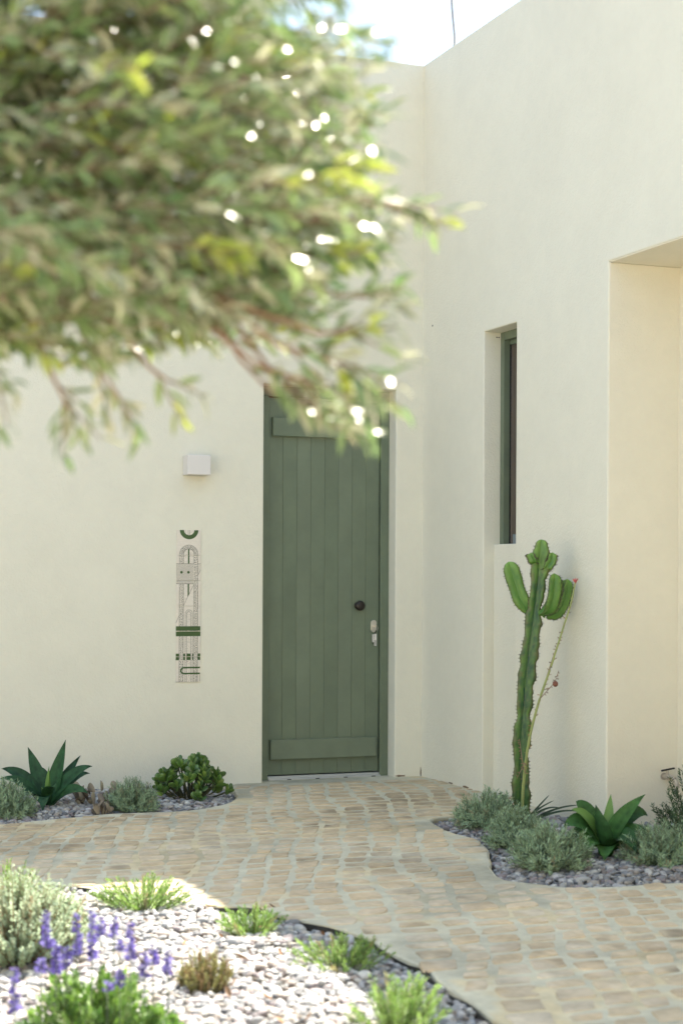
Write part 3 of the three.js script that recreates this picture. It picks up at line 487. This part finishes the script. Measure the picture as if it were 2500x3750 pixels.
// jade bush: every fleshy leaf a part
{
  const t = thing('jade_bush', 'jade bush with round glossy leaves left of the green door', 'shrub', [-1.6, -0.03, 0.5]), r = rng(61), st = new Mesher();
  const g = new THREE.SphereGeometry(1, 9, 6); { const p = g.attributes.position; for (let i = 0; i < p.count; i++) { const x = p.getX(i), y = p.getY(i), z = p.getZ(i), u = y * 0.5 + 0.5; p.setXYZ(i, x * 0.0155 * (0.55 + 0.62 * u), u * 0.046, z * 0.0042 + 0.004 * u * u); } g.computeVertexNormals(); }
  const mats = [[0.07, 0.145, 0.03], [0.1, 0.19, 0.035], [0.05, 0.11, 0.028], [0.155, 0.235, 0.045]].map((c) => phys(lin(...c), 0.36, { clearcoat: 0.3, clearcoatRoughness: 0.3 }));
  const q = new THREE.Quaternion(); let count = 0;
  const put = (p, d, s) => { const m = part('leaf', g, mats[Math.floor(r() * 3.5)], t); m.position.copy(p); q.setFromUnitVectors(V(0, 1, 0), d); m.quaternion.copy(q); m.rotateY(r() * 7); m.scale.setScalar(s); count++; };
  for (let k = 0; k < 42; k++) {
    const a = (k / 42) * 2 * Math.PI * 5.3 + r() * 0.5, e = 0.12 + 0.85 * Math.sqrt((k + 0.5) / 42), R = 0.178 * e * (0.9 + r() * 0.3), h = 0.225 * Math.sqrt(Math.max(0.03, 1.0 - e * e)) * (0.88 + r() * 0.24);
    const p2 = V(Math.cos(a) * R * 1.1, h, Math.sin(a) * R * 0.9), p1 = V(Math.cos(a) * R * 0.7, h * 0.35, Math.sin(a) * R * 0.6), p0 = V((r() - 0.5) * 0.05, 0, (r() - 0.5) * 0.05);
    st.tube(bezPts(p0, p1, p2, 5), 0.006, 0.004, [0.06, 0.065, 0.03], 5);
    const up = p2.clone().sub(p1).normalize().add(V(0, 0.5, 0)).normalize();
    for (let j = 0; j < 7; j++) { const ang = j * 2.4 + r(), s = perp(up, rng(k * 3 + 1)).applyAxisAngle(up, ang), open = j < 2 ? 0.35 : j < 5 ? 0.95 : 1.7; put(p2.clone().addScaledVector(up, -0.005 * j), up.clone().addScaledVector(s, open).addScaledVector(V(0, 1, 0), 0.15).normalize(), (j < 3 ? 0.85 : 1.18) * (0.85 + r() * 0.3)); }
  }
  part('stem', st.geo(), barkMat, t);
}
// dried brown rosettes
{
  const mats = [[0.2, 0.165, 0.125], [0.27, 0.225, 0.165], [0.15, 0.125, 0.1], [0.32, 0.28, 0.2]].map((c) => std(lin(...c), 0.85)), g = new THREE.SphereGeometry(1, 7, 5); { const p = g.attributes.position; for (let i = 0; i < p.count; i++) { const u = p.getY(i) * 0.5 + 0.5; p.setXYZ(i, p.getX(i) * 0.017 * (0.6 + 0.5 * u), u * 0.05, p.getZ(i) * 0.004 + 0.012 * u * u); } g.computeVertexNormals(); }
  [['withered brown succulent behind the agave foot', [-2.2, -0.025, 0.52], 1.25, 24], ['withered brown succulent between agave and curry plant', [-2.12, -0.025, 0.7], 1.3, 26], ['low withered brown succulent on the bed edge', [-2.17, -0.03, 0.88], 1.0, 20]].forEach(([label, pos, s, n], i) => {
    const t = thing('withered_succulent', label, 'succulent', pos, 'withered succulents below the mural'), r = rng(800 + i);
    for (let k = 0; k < n; k++) { const m = part('leaf', g, mats[Math.floor(r() * 4)], t), a = r() * 7, h = r() * 0.085 * s, R = 0.06 * s * r(); m.position.set(Math.cos(a) * R, h, Math.sin(a) * R); m.rotation.set((r() - 0.5) * 2.2, r() * 7, (r() - 0.5) * 2.2); m.scale.setScalar(s * (0.7 + r() * 0.5)); }
    const st = new Mesher(); for (let k = 0; k < 4; k++) st.tube([V(0, 0, 0), V((r() - 0.5) * 0.06, 0.07 * s, (r() - 0.5) * 0.06)], 0.006, 0.004, [0.12, 0.09, 0.06], 5); part('stem', st.geo(), barkMat, t);
  });
}
// candelabra cactus
{
  const t = thing('cactus', 'tall green candelabra cactus standing against the side wall', 'cactus', [-0.27, -0.04, 1.84]), r = rng(515), spines = new Mesher();
  const mat = phys(lin(1, 1, 1), 0.5, { vertexColors: true, clearcoat: 0.15, clearcoatRoughness: 0.45, bumpMap: plasterBump, bumpScale: 0.0004 });
  const nzC = tileNoise(16, 616);
  function limb(pts, radius, body, young, ribs, face, rings, brown) {
    const curve = new THREE.CatmullRomCurve3(pts), M = new Mesher(), NR = ribs * 10; let last = null; const len = curve.getLength(), ph = Array.from({ length: ribs }, () => r() * 9);
    for (let i = 0; i <= rings; i++) {
      const tt = i / rings, p = curve.getPointAt(tt), d = curve.getTangentAt(tt), R = radius(tt), s = RIGHT.clone().addScaledVector(d, -RIGHT.dot(d)).normalize(), n = new THREE.Vector3().crossVectors(s, d).normalize(), row = [], y = tt * len;
      for (let k = 0; k < NR; k++) {
        const a = (k / NR) * 2 * Math.PI, rb = Math.floor((k + 5) / 10) % ribs, m = 1 - Math.abs(Math.sin(a * ribs / 2)), crest = Math.pow(m, 1.15), edge = Math.pow(m, 4);
        const wob = 0.5 + 0.5 * Math.sin(y * 330 + ph[rb] + 4 * nzC(y * 0.9, ph[rb] * 0.1)), slow = (nzC(y * 1.15, ph[rb] * 0.11) - 0.5) * 2.4 + (nzC(y * 2.9, ph[rb] * 0.13) - 0.5) * 1.2;
        const rr = R * (0.3 + 0.72 * crest) + edge * (0.004 * wob + 0.0085 * slow * brown), th = a + face;
        const c = tint(tint(body, young, sstep(tt, 0.8, 1) * 0.6 + 0.3 * crest + (nzC(y * 1.7, a * 0.5) - 0.5) * 0.5 + (nzC(y * 5, a * 1.3) - 0.5) * 0.3), [0.16, 0.12, 0.06], edge > 0.45 ? (0.25 + 0.55 * brown) * (0.4 + r() * 0.6) : nzC(y * 3.1, a) > 0.78 ? 0.35 * brown : 0);
        row.push(M.v(p.clone().addScaledVector(s, Math.cos(th) * rr).addScaledVector(n, Math.sin(th) * rr), c, (a * R), y));
        if (k % 10 === 0 && i % 2 === 0 && i > 3 && i < rings - 1) { const o = s.clone().multiplyScalar(Math.cos(th)).addScaledVector(n, Math.sin(th)), q = p.clone().addScaledVector(o, rr - 0.001); spines.tube([q, q.clone().addScaledVector(o, 0.006 + r() * 0.005).addScaledVector(d, (r() - 0.3) * 0.005)], 0.0022, 0.0004, [0.075, 0.055, 0.04], 4); }
      }
      if (last) for (let k = 0; k < NR; k++) { const k1 = (k + 1) % NR; M.i.push(last[k], row[k], last[k1], last[k1], row[k], row[k1]); }
      last = row;
    }
    const pe = curve.getPointAt(1).addScaledVector(curve.getTangentAt(1), 0.004), tip = M.v(pe, young); for (let k = 0; k < NR; k++) M.i.push(last[k], tip, last[(k + 1) % NR]);
    return M.geo();
  }
  const body = [0.026, 0.088, 0.022], fresh = [0.17, 0.31, 0.045], freshBody = [0.075, 0.19, 0.026], K = 1 / 457;   // metres per unit below
  const at = (x, y, c = 0) => local((x - 1200) * K, (1890 - y) * K, c);
  const necks = [0.4, 0.765], round = (tt, e = 0.07) => Math.pow(clamp((1 - tt) / e, 0, 1), 0.5) * Math.pow(clamp(tt / 0.02 + 0.6, 0, 1), 0.5);
  const rad = (tt) => { let k = 0.049 - 0.003 * sstep(tt, 0.0, 0.3) + 0.004 * sstep(tt, 0.85, 0.95); for (const q of necks) k *= 1 - 0.3 * Math.exp(-(((tt - q) / 0.02) ** 2)); return k * (0.3 + 0.7 * round(tt, 0.045)); };
  part('trunk', limb([at(1196, 1895), at(1194, 1800), at(1193, 1700), at(1200, 1600), at(1209, 1500), at(1222, 1400), at(1231, 1320), at(1237, 1235)], rad, body, fresh, 3, Math.PI / 2 + Math.PI, 170, 1), mat, t);
  const arm = (pts, R, face) => part('arm', limb(pts, (tt) => R * (0.35 + 0.65 * sstep(tt, 0.0, 0.35)) * (0.25 + 0.75 * round(tt, 0.12)), freshBody, fresh, 3, face, 50, 0.3), mat, t);
  arm([at(1222, 1408), at(1206, 1394), at(1190, 1368), at(1175, 1325), at(1164, 1286)], 0.043, 0.5);
  arm([at(1232, 1404, 0.03), at(1249, 1392, 0.05), at(1259, 1365, 0.06), at(1263, 1312, 0.06)], 0.041, 2.2);
  arm([at(1240, 1405, 0), at(1266, 1402, 0.0), at(1284, 1378, 0.0), at(1297, 1325, 0.0)], 0.039, 1.9);
  arm([at(1236, 1300), at(1248, 1296, 0.02), at(1258, 1284, 0.02), at(1262, 1264, 0.02)], 0.026, 0.4);
  arm([at(1230, 1286, 0.02), at(1220, 1282, 0.03), at(1215, 1275, 0.03), at(1213, 1265, 0.03)], 0.022, 1.0);
  part('spines', spines.geo(), std(lin(1, 1, 1), 0.8, { vertexColors: true, side: THREE.DoubleSide }), t).userData.kind = 'stuff';
}
// flower stalk with strap leaves
{
  const t = thing('flower_stalk', 'tall thin yellow-green flower stalk with red tip before the cactus', 'plant', [-0.323, -0.03, 1.92]), r = rng(77), K = 1 / 463, at = (x, y, c = 0) => local((x - 1197) * K, (1888 - y) * K, c);
  const curve = new THREE.CatmullRomCurve3([at(1197, 1895), at(1201, 1790), at(1213, 1690), at(1235, 1600), at(1262, 1520), at(1290, 1430), at(1308, 1372), at(1317, 1326)]), m = new Mesher();
  m.tube(curve.getSpacedPoints(50), 0.0088, 0.0035, [0.3, 0.34, 0.12], 8); part('stalk', m.geo(), barkMat, t);
  const tw = (pts, r0, c) => { const k = new Mesher(), cv = new THREE.CatmullRomCurve3(pts); k.tube(cv.getSpacedPoints(20), r0, 0.0013, c, 5); for (let q = 0.2; q < 1; q += 0.07) { const p = cv.getPointAt(q), d = dirRand(r); k.tube([p, p.clone().addScaledVector(d, 0.012)], 0.0016, 0.0028, [0.24, 0.16, 0.1], 4); } part('side_twig', k.geo(), barkMat, t); };
  tw([at(1252, 1545), at(1266, 1500), at(1280, 1460), at(1292, 1418)], 0.0028, [0.3, 0.22, 0.14]); tw([at(1238, 1592), at(1256, 1572), at(1272, 1552), at(1280, 1528)], 0.0026, [0.3, 0.2, 0.15]);
  tw([at(1205, 1762, 0.01), at(1197, 1735, 0.04), at(1192, 1705, 0.05), at(1189, 1682, 0.05)], 0.0024, [0.3, 0.2, 0.14]); tw([at(1207, 1745, 0.01), at(1201, 1738, 0.05), at(1190, 1758, 0.06), at(1183, 1772, 0.06)], 0.0024, [0.3, 0.2, 0.14]);
  part('seed_pod', new THREE.SphereGeometry(0.0135, 14, 10).scale(1, 1.1, 1).translate(...at(1272, 1558, 0.01).toArray()), std(lin(0.2, 0.075, 0.045), 0.7), t);
  const b = new Mesher(); for (let q = 0.18; q < 0.97; q += 0.021) { const p = curve.getPointAt(q), d = dirRand(r).setY(0.4).normalize(); b.leaf(p.clone().addScaledVector(d, 0.003), d, perp(d, r), 0.014 + r() * 0.008, 0.006, 0.2, 0.3, [0.25 + r() * 0.1, 0.2, 0.1]); } part('bracts', b.geo(), std(lin(1, 1, 1), 0.85, { vertexColors: true, side: THREE.DoubleSide }), t).userData.kind = 'stuff';
  const fl = new Mesher(); for (let k = 0; k < 7; k++) { const d = V(0, 0.8, 0).add(dirRand(r)).normalize(); fl.leaf(at(1317, 1328), d, perp(d, r), 0.02 + r() * 0.012, 0.008, 0.4, 0.2, [0.62, 0.13, 0.11]); } part('flower', fl.geo(), std(lin(1, 1, 1), 0.7, { vertexColors: true, side: THREE.DoubleSide }), t);
  const strap = phys(lin(0.05, 0.085, 0.05), 0.5, { side: THREE.DoubleSide });
  for (const [tx, ty, tc, cx, cy] of [[1270, 1825, 0.0, 1215, 1850], [1282, 1838, 0.06, 1240, 1830], [1325, 1832, 0.05, 1260, 1835], [1262, 1815, -0.04, 1225, 1850], [1330, 1842, 0.15, 1270, 1830], [1155, 1830, 0.1, 1165, 1810], [1140, 1805, 0.05, 1175, 1815]]) {
    const k = new Mesher(), p0 = V(0, 0, 0), p2 = at(tx, ty, tc), p1 = at(cx, cy, tc * 0.5); let last = null;
    for (let j = 0; j <= 14; j++) { const q = j / 14, p = bez(p0, p1, p2, q), d = bez(p0, p1, p2, q + 0.01).sub(bez(p0, p1, p2, q - 0.01)).normalize(), s = new THREE.Vector3().crossVectors(d, NEAR).normalize(), w = 0.0075 * Math.pow(1 - q, 0.55) + 0.0006; const row = [k.v(p.clone().addScaledVector(s, w), [1, 1, 1]), k.v(p.clone().addScaledVector(NEAR, -w * 0.5), [1, 1, 1]), k.v(p.clone().addScaledVector(s, -w), [1, 1, 1])]; if (last) for (let z = 0; z < 2; z++) k.i.push(last[z], last[z + 1], row[z], row[z], last[z + 1], row[z + 1]); last = row; }
    part('strap_leaf', k.geo(), strap, t);
  }
}
// dark needle shrub by the alcove
plant('rosemary_bush', 'dark green upright rosemary bush cut by the right edge', 'shrub', [0.19, -0.03, 2.87], clump(140, { R: 0.27, H: 0.34, hmin: 0.35, stems: 150, leaves: 80, len: 0.024, w: 0.006, stemC: [0.06, 0.07, 0.03], ca: [0.03, 0.07, 0.026], cb: [0.07, 0.13, 0.045], from: 0.1, up: 0.75, bow: 0.3, along: 0.4, dry: 0 }), leafMat(1, 0.1, 0.4, 0.12), 1.15, 1);

// front bed: young rosemary tufts, a small thyme, silver bushes
const ROS = { hmin: 0.6, R: 0.1, H: 0.12, stems: 34, leaves: 44, len: 0.023, w: 0.0042, ca: [0.13, 0.26, 0.05], cb: [0.3, 0.45, 0.11], from: 0.12, up: 0.5, bow: 0.35, along: 0.85, dry: 0.05 };
const rosMat = leafMat(1, 0.15, 0.4, 0.3), RG = 'young rosemary tufts in the front gravel';
plant('rosemary_tuft', 'wide young rosemary tuft by the sunlit corner of the paving', 'shrub', [-2.62, -0.03, 3.36], clump(170, { ...ROS, R: 0.19, H: 0.135, stems: 90 }), rosMat, 1.0, 0.3, RG);
plant('rosemary_tuft', 'small young rosemary tuft in the sunlit gravel beside the edging', 'shrub', [-2.4, -0.03, 3.94], clump(171, { ...ROS, R: 0.13, H: 0.12, stems: 50 }), rosMat, 1.0, 1.3, RG);
plant('rosemary_tuft', 'half shaded young rosemary tuft close to the edging', 'shrub', [-2.29, -0.03, 4.5], clump(172, { ...ROS, R: 0.17, H: 0.12, stems: 70 }), rosMat, 1.0, 2.1, RG);
plant('rosemary_tuft', 'nearest young rosemary tuft, cut by the bottom edge', 'shrub', [-2.43, -0.03, 5.25], clump(173, { ...ROS, R: 0.14, H: 0.17, stems: 80, len: 0.026 }), rosMat, 1.0, 4.1, RG);
plant('thyme_cushion', 'small brownish green cushion plant alone in the sunlit gravel', 'shrub', [-2.77, -0.03, 4.62], clump(180, { hmin: 0.5, R: 0.085, H: 0.145, stems: 150, leaves: 34, len: 0.011, w: 0.005, ca: [0.2, 0.2, 0.06], cb: [0.36, 0.36, 0.13], from: 0.1, up: 0.85, bow: 0.45, along: 0.8, dry: 0.3, cd: [0.26, 0.15, 0.07] }), softLeaf, 1, 0);
plant('silver_bush', 'large silvery grey bush at the left edge behind the purple flowers', 'shrub', [-3.2, -0.03, 4.05], clump(190, { R: 0.24, H: 0.29, stems: 420, leaves: 40, len: 0.016, w: 0.0085, along: 0.35, hmin: 0.35, ca: [0.22, 0.31, 0.17], cb: [0.46, 0.56, 0.39], from: 0.4, dry: 0.02, stemC: [0.3, 0.2, 0.12], stemR: 0.004 }), softLeaf, 1, 0);
plant('silver_bush', 'lower silvery grey bush right of the large one', 'shrub', [-3.03, -0.03, 3.72], clump(191, { R: 0.14, H: 0.17, stems: 240, leaves: 38, len: 0.016, w: 0.008, along: 0.35, ca: [0.22, 0.31, 0.17], cb: [0.46, 0.56, 0.38], from: 0.35, dry: 0.02, stemC: [0.25, 0.18, 0.12] }), softLeaf, 1, 0);
plant('rosemary_tuft', 'taller green rosemary tuft behind the silver bush at left edge', 'shrub', [-3.1, -0.03, 3.3], clump(192, { ...ROS, R: 0.12, H: 0.2, stems: 60 }), rosMat, 1, 0, RG);
// purple salvia
{
  const D = 913, sal = plant('salvia', 'bright green salvia with purple flower spikes in the front corner', 'flowers', [-3.19, -0.03, 5.06], clump(200, { R: 0.215, H: 0.2, stems: 110, leaves: 18, len: 0.033, w: 0.015, ca: [0.045, 0.14, 0.015], cb: [0.22, 0.38, 0.06], from: 0.25, up: 0.7, bow: 0.5, along: 0.45, dry: 0, broad: [0.1, 0.8, 1, 0.7, 0.05] }), leafMat(1, 1, 0.36, 0.28), 1, 0);
  const r = rng(909), mat = phys(lin(1, 1, 1), 1, { vertexColors: true, side: THREE.DoubleSide, transmission: 0.3, thickness: 0 });
  for (const [x, y, y2, c] of [[290, 330, 570, 0.02], [292, 590, 680, 0.1], [385, 500, 700, 0.08], [420, 560, 690, 0.02], [462, 365, 650, -0.04], [590, 318, 640, 0.03], [606, 420, 540, -0.08], [690, 430, 560, -0.1], [755, 535, 600, 0.0], [840, 400, 630, 0.05], [975, 560, 690, 0.0], [932, 575, 745, 0.04], [1080, 578, 740, 0.02], [792, 668, 765, 0.1], [125, 645, 930, 0.1], [718, 735, 800, 0.1]]) {
    const a = (x / 2.777 - 222) / D, top = (2420 - (y / 2.777 + 1976)) / D + 0.02, bot = (2420 - (y2 / 2.777 + 1976)) / D + 0.02, m = new Mesher(), lean = (r() - 0.5) * 0.03;
    const axis = (h) => local(a + lean * (h - top), h, c + 0.05 * (h - top));
    m.tube([axis(-0.0).multiplyScalar(0.3).setY(0), axis(bot * 0.5), axis(bot), axis(top)], 0.0022, 0.0012, [0.12, 0.16, 0.12], 4);
    for (let h = bot; h < top; h += 0.0075) { const q = (h - bot) / (top - bot), n = 5; for (let k = 0; k < n; k++) { const an = r() * 7, d = V(Math.cos(an), 0.35 - r() * 0.5, Math.sin(an)).normalize(), sz = lerp(0.018, 0.011, q) * (0.7 + r() * 0.6), col = r() < 0.3 ? [0.25, 0.22, 0.57] : r() < 0.4 ? [0.08, 0.06, 0.24] : [0.16, 0.125, 0.47]; m.leaf(axis(h), d, perp(d, r), sz, sz * 0.62, 0.3, -0.2, col, [0.3, 1, 0.8, 0.2]); } }
    part('flower_spike', m.geo(), mat, sal);
  }
}
// small litter on the gravel
{
  const r = rng(333), m = new Mesher();
  for (let k = 0; k < 46; k++) { const x = lerp(-3.3, -2.1, r()), z = lerp(3.2, 5.7, r()); if (!inside(frontBed, x, z)) continue; const d = dirRand(r).setY(0.15).normalize(); m.leaf(V(x, 0.012 + r() * 0.015, z), d, perp(d, r).setY(0.1).normalize(), 0.02 + r() * 0.03, 0.008 + r() * 0.01, 0.6, 0.4, r() < 0.5 ? [0.3, 0.15, 0.06] : [0.22, 0.13, 0.07]); }
  stuff('leaf_litter', new THREE.Mesh(m.geo(), std(lin(1, 1, 1), 0.85, { vertexColors: true, side: THREE.DoubleSide })), 'scattered dry brown leaf scraps on the sunlit gravel', 'litter');
}

// ---------------------------------------------------------------- tree in the near left, trunk outside the picture
{
  const D = 2.45, SIZE = 0.9, LAT = -1.35, base = V(-4.197, 0, 9.305).addScaledVector(RIGHT, LAT * SIZE).addScaledVector(NEAR, -D);
  const t = thing('olive_tree', 'out-of-focus leafy tree branches hanging in from the upper left', 'tree', [base.x, -0.05, base.z]), r = rng(2024);
  const P = (lat, h, near = 0) => local((lat - LAT) * SIZE, 1.25 + (h - 1.2) * SIZE, near * SIZE);   // crown sized down from a larger sketch
  const wood = new Mesher(), bark = [0.16, 0.115, 0.085], twigC = [0.2, 0.13, 0.095];
  wood.tube([V(0, 0, 0), V(0.02, 0.5, 0.02), V(-0.02, 1.0, 0), P(LAT + 0.03, 1.4, 0.02)], 0.075, 0.055, bark, 10);
  part('trunk', wood.geo(), barkMat, t);
  // limbs
  const limbs = [[-0.15, 2.25, 0.2], [-0.02, 1.98, -0.05], [0.05, 1.76, 0.1], [-0.2, 1.62, -0.1], [-0.5, 1.62, 0.2], [-0.4, 2.3, -0.25], [-0.9, 2.5, 0.1], [-1.5, 2.5, -0.2], [-2.0, 2.1, 0.1], [-1.9, 1.8, 0.25], [-0.75, 1.95, 0.3], [-0.7, 2.05, -0.3]], limbCurves = [];
  for (const [a, h, n] of limbs) { const p0 = P(LAT + 0.02, 1.38, 0.02), p2 = P(a, h, n), p1 = P(lerp(LAT, a, 0.45), lerp(1.38, h, 0.75) + 0.12, n * 0.4); limbCurves.push([p0, p1, p2]); const m = new Mesher(); m.tube(bezPts(p0, p1, p2, 12), 0.022, 0.004, bark, 6); part('branch', m.geo(), barkMat, t); }
  // crown: leafy twigs through the crown's volume; profile in metres across and up
  const Q = (x, y) => [(x - 784) * 0.0007, 1.2 + (1327 - y) * 0.0007];
  const Qp = (x, y) => Q(x - 28, y - 20);
  const prof = [[-2.2, 2.2], [-1.7, 2.75], [-0.9, 2.85], [-0.35, 2.6], Qp(600, -160), Qp(650, 0), Qp(730, 90), Qp(850, 110), Qp(885, 180), Qp(865, 300), Qp(850, 400), Qp(870, 470), Qp(915, 500), Qp(880, 580), Qp(790, 660), Qp(740, 750), Qp(640, 790), Qp(520, 775), Qp(420, 770), Qp(300, 800), Qp(240, 860), Qp(140, 890), Qp(70, 820), Qp(0, 760), Qp(-120, 860), Qp(-400, 820), [-1.6, 1.55], [-2.1, 1.7]];
  const crown = new Mesher(), waxy = new Mesher(), twigs = new Mesher(); let n = 0;
  const SKY = V(0, 1, 0);
  function spray(p, d, len, leaves, young) {
    const bend = V(0, -0.12 + r() * 0.14, 0), p2 = p.clone().addScaledVector(d, len).addScaledVector(bend, len), p1 = p.clone().addScaledVector(d, len * 0.5);
    twigs.tube(bezPts(p, p1, p2, 3), 0.0022, 0.001, twigC, 3);
    const tone = r();
    for (let j = 0; j < leaves; j++) {
      const q = (j + 0.4 + r() * 0.5) / leaves, b = bez(p, p1, p2, q), ax = bez(p, p1, p2, Math.min(1, q + 0.05)).sub(bez(p, p1, p2, q - 0.05)).normalize(), s0 = perp(ax, r), dir = ax.clone().multiplyScalar(0.9).addScaledVector(s0, 0.55 + r() * 0.35).normalize();
      const side = new THREE.Vector3().crossVectors(dir, SKY).normalize().applyAxisAngle(dir, 0.4 + (r() - 0.5) * 2), yl = young && q > 0.45;
      const c = yl ? tint([0.3, 0.4, 0.04], [0.48, 0.52, 0.08], r()) : r() < 0.36 ? tint([0.28, 0.31, 0.2], [0.5, 0.5, 0.36], r()) : tint([0.085, 0.18, 0.055], [0.3, 0.4, 0.16], clamp(tone * 0.5 + r() * 0.5, 0, 1));
      (!yl && r() < 0.35 ? waxy : crown).leaf(b, dir, side, (0.032 + r() * 0.018) * (yl ? 0.9 : 1), 0.0085 + r() * 0.004, 0.35 + r() * 0.4, -0.55 + r() * 0.75, c, [0.12, 0.85, 1, 0.75, 0.05]);
    }
    n++;
  }
  let tries = 0;
  while (n < 2300 && tries++ < 60000) {
    const lat = lerp(-2.2, 0.16, r()), h = lerp(1.4, 2.85, r()), near = (r() + r() + r() - 1.5) * 0.4;
    if (lat < -0.75 && r() < 0.45) continue;
    const d = V(0, 0, 0).addScaledVector(RIGHT, 0.75 + r() * 0.5).addScaledVector(NEAR, (r() - 0.5) * 1.2).addScaledVector(SKY, 0.15 + (r() - 0.45) * 1.1 + (h < 1.75 ? -0.35 : 0)).normalize(), len = 0.1 + r() * 0.1;
    if (lat < -1.3) d.addScaledVector(RIGHT, -1.6).normalize();
    const e = d.dot(RIGHT) * len;
    if (!inside(prof, lat, h) || !inside(prof, lat + e * 0.9, h + d.y * len * 0.9)) continue;
    spray(P(lat, h, near), d, len, 14 + Math.floor(r() * 8), r() < 0.1);
  }
  // loose sprays past the outline and the thin branch over the door
  for (const [x, y, x2, y2, near, k] of [[600, 860, 810, 940, 0.05, 9], [640, 880, 780, 1000, 0.0, 8], [560, 840, 640, 930, 0.0, 3], [850, 480, 960, 480, 0, 5], [740, 800, 840, 800, 0.1, 5], [780, 690, 870, 700, 0, 5], [130, 890, 165, 960, 0, 4], [230, 850, 290, 940, 0.05, 3], [0, 850, 25, 910, 0.1, 4], [660, 830, 830, 880, 0.1, 7], [350, 860, 400, 900, 0, 2]]) {
    const a = P(...Q(x - 12, y - 18), near), b = P(...Q(x2 - 12, y2 - 22), near), dir = b.clone().sub(a).normalize(), len = a.distanceTo(b);
    twigs.tube([a.clone().addScaledVector(dir, -0.25).add(V(0, 0.1, 0)), a, b], 0.0045, 0.0016, [0.24, 0.14, 0.1], 5);
    for (let j = 0; j < k; j++) { const q = (j + 0.6) / k, p = a.clone().lerp(b, q), d = dir.clone().addScaledVector(perp(dir, r), 0.55).normalize(); spray(p, d, 0.05 + r() * 0.05, 4 + Math.floor(r() * 4), r() < 0.2); }
  }
  part('crown', crown.geo(), leafMat(1, 1, 0.28, 0.36), t).userData.kind = 'stuff';
  part('waxy_leaves', waxy.geo(), phys(lin(1, 1, 1), 0.4, { vertexColors: true, side: THREE.DoubleSide, clearcoat: 1, clearcoatRoughness: 0.28 }), t).userData.kind = 'stuff';
  part('twigs', twigs.geo(), barkMat, t).userData.kind = 'stuff';
  console.log('sprays', n, 'tries', tries);
}

renderer.render(scene, camera);
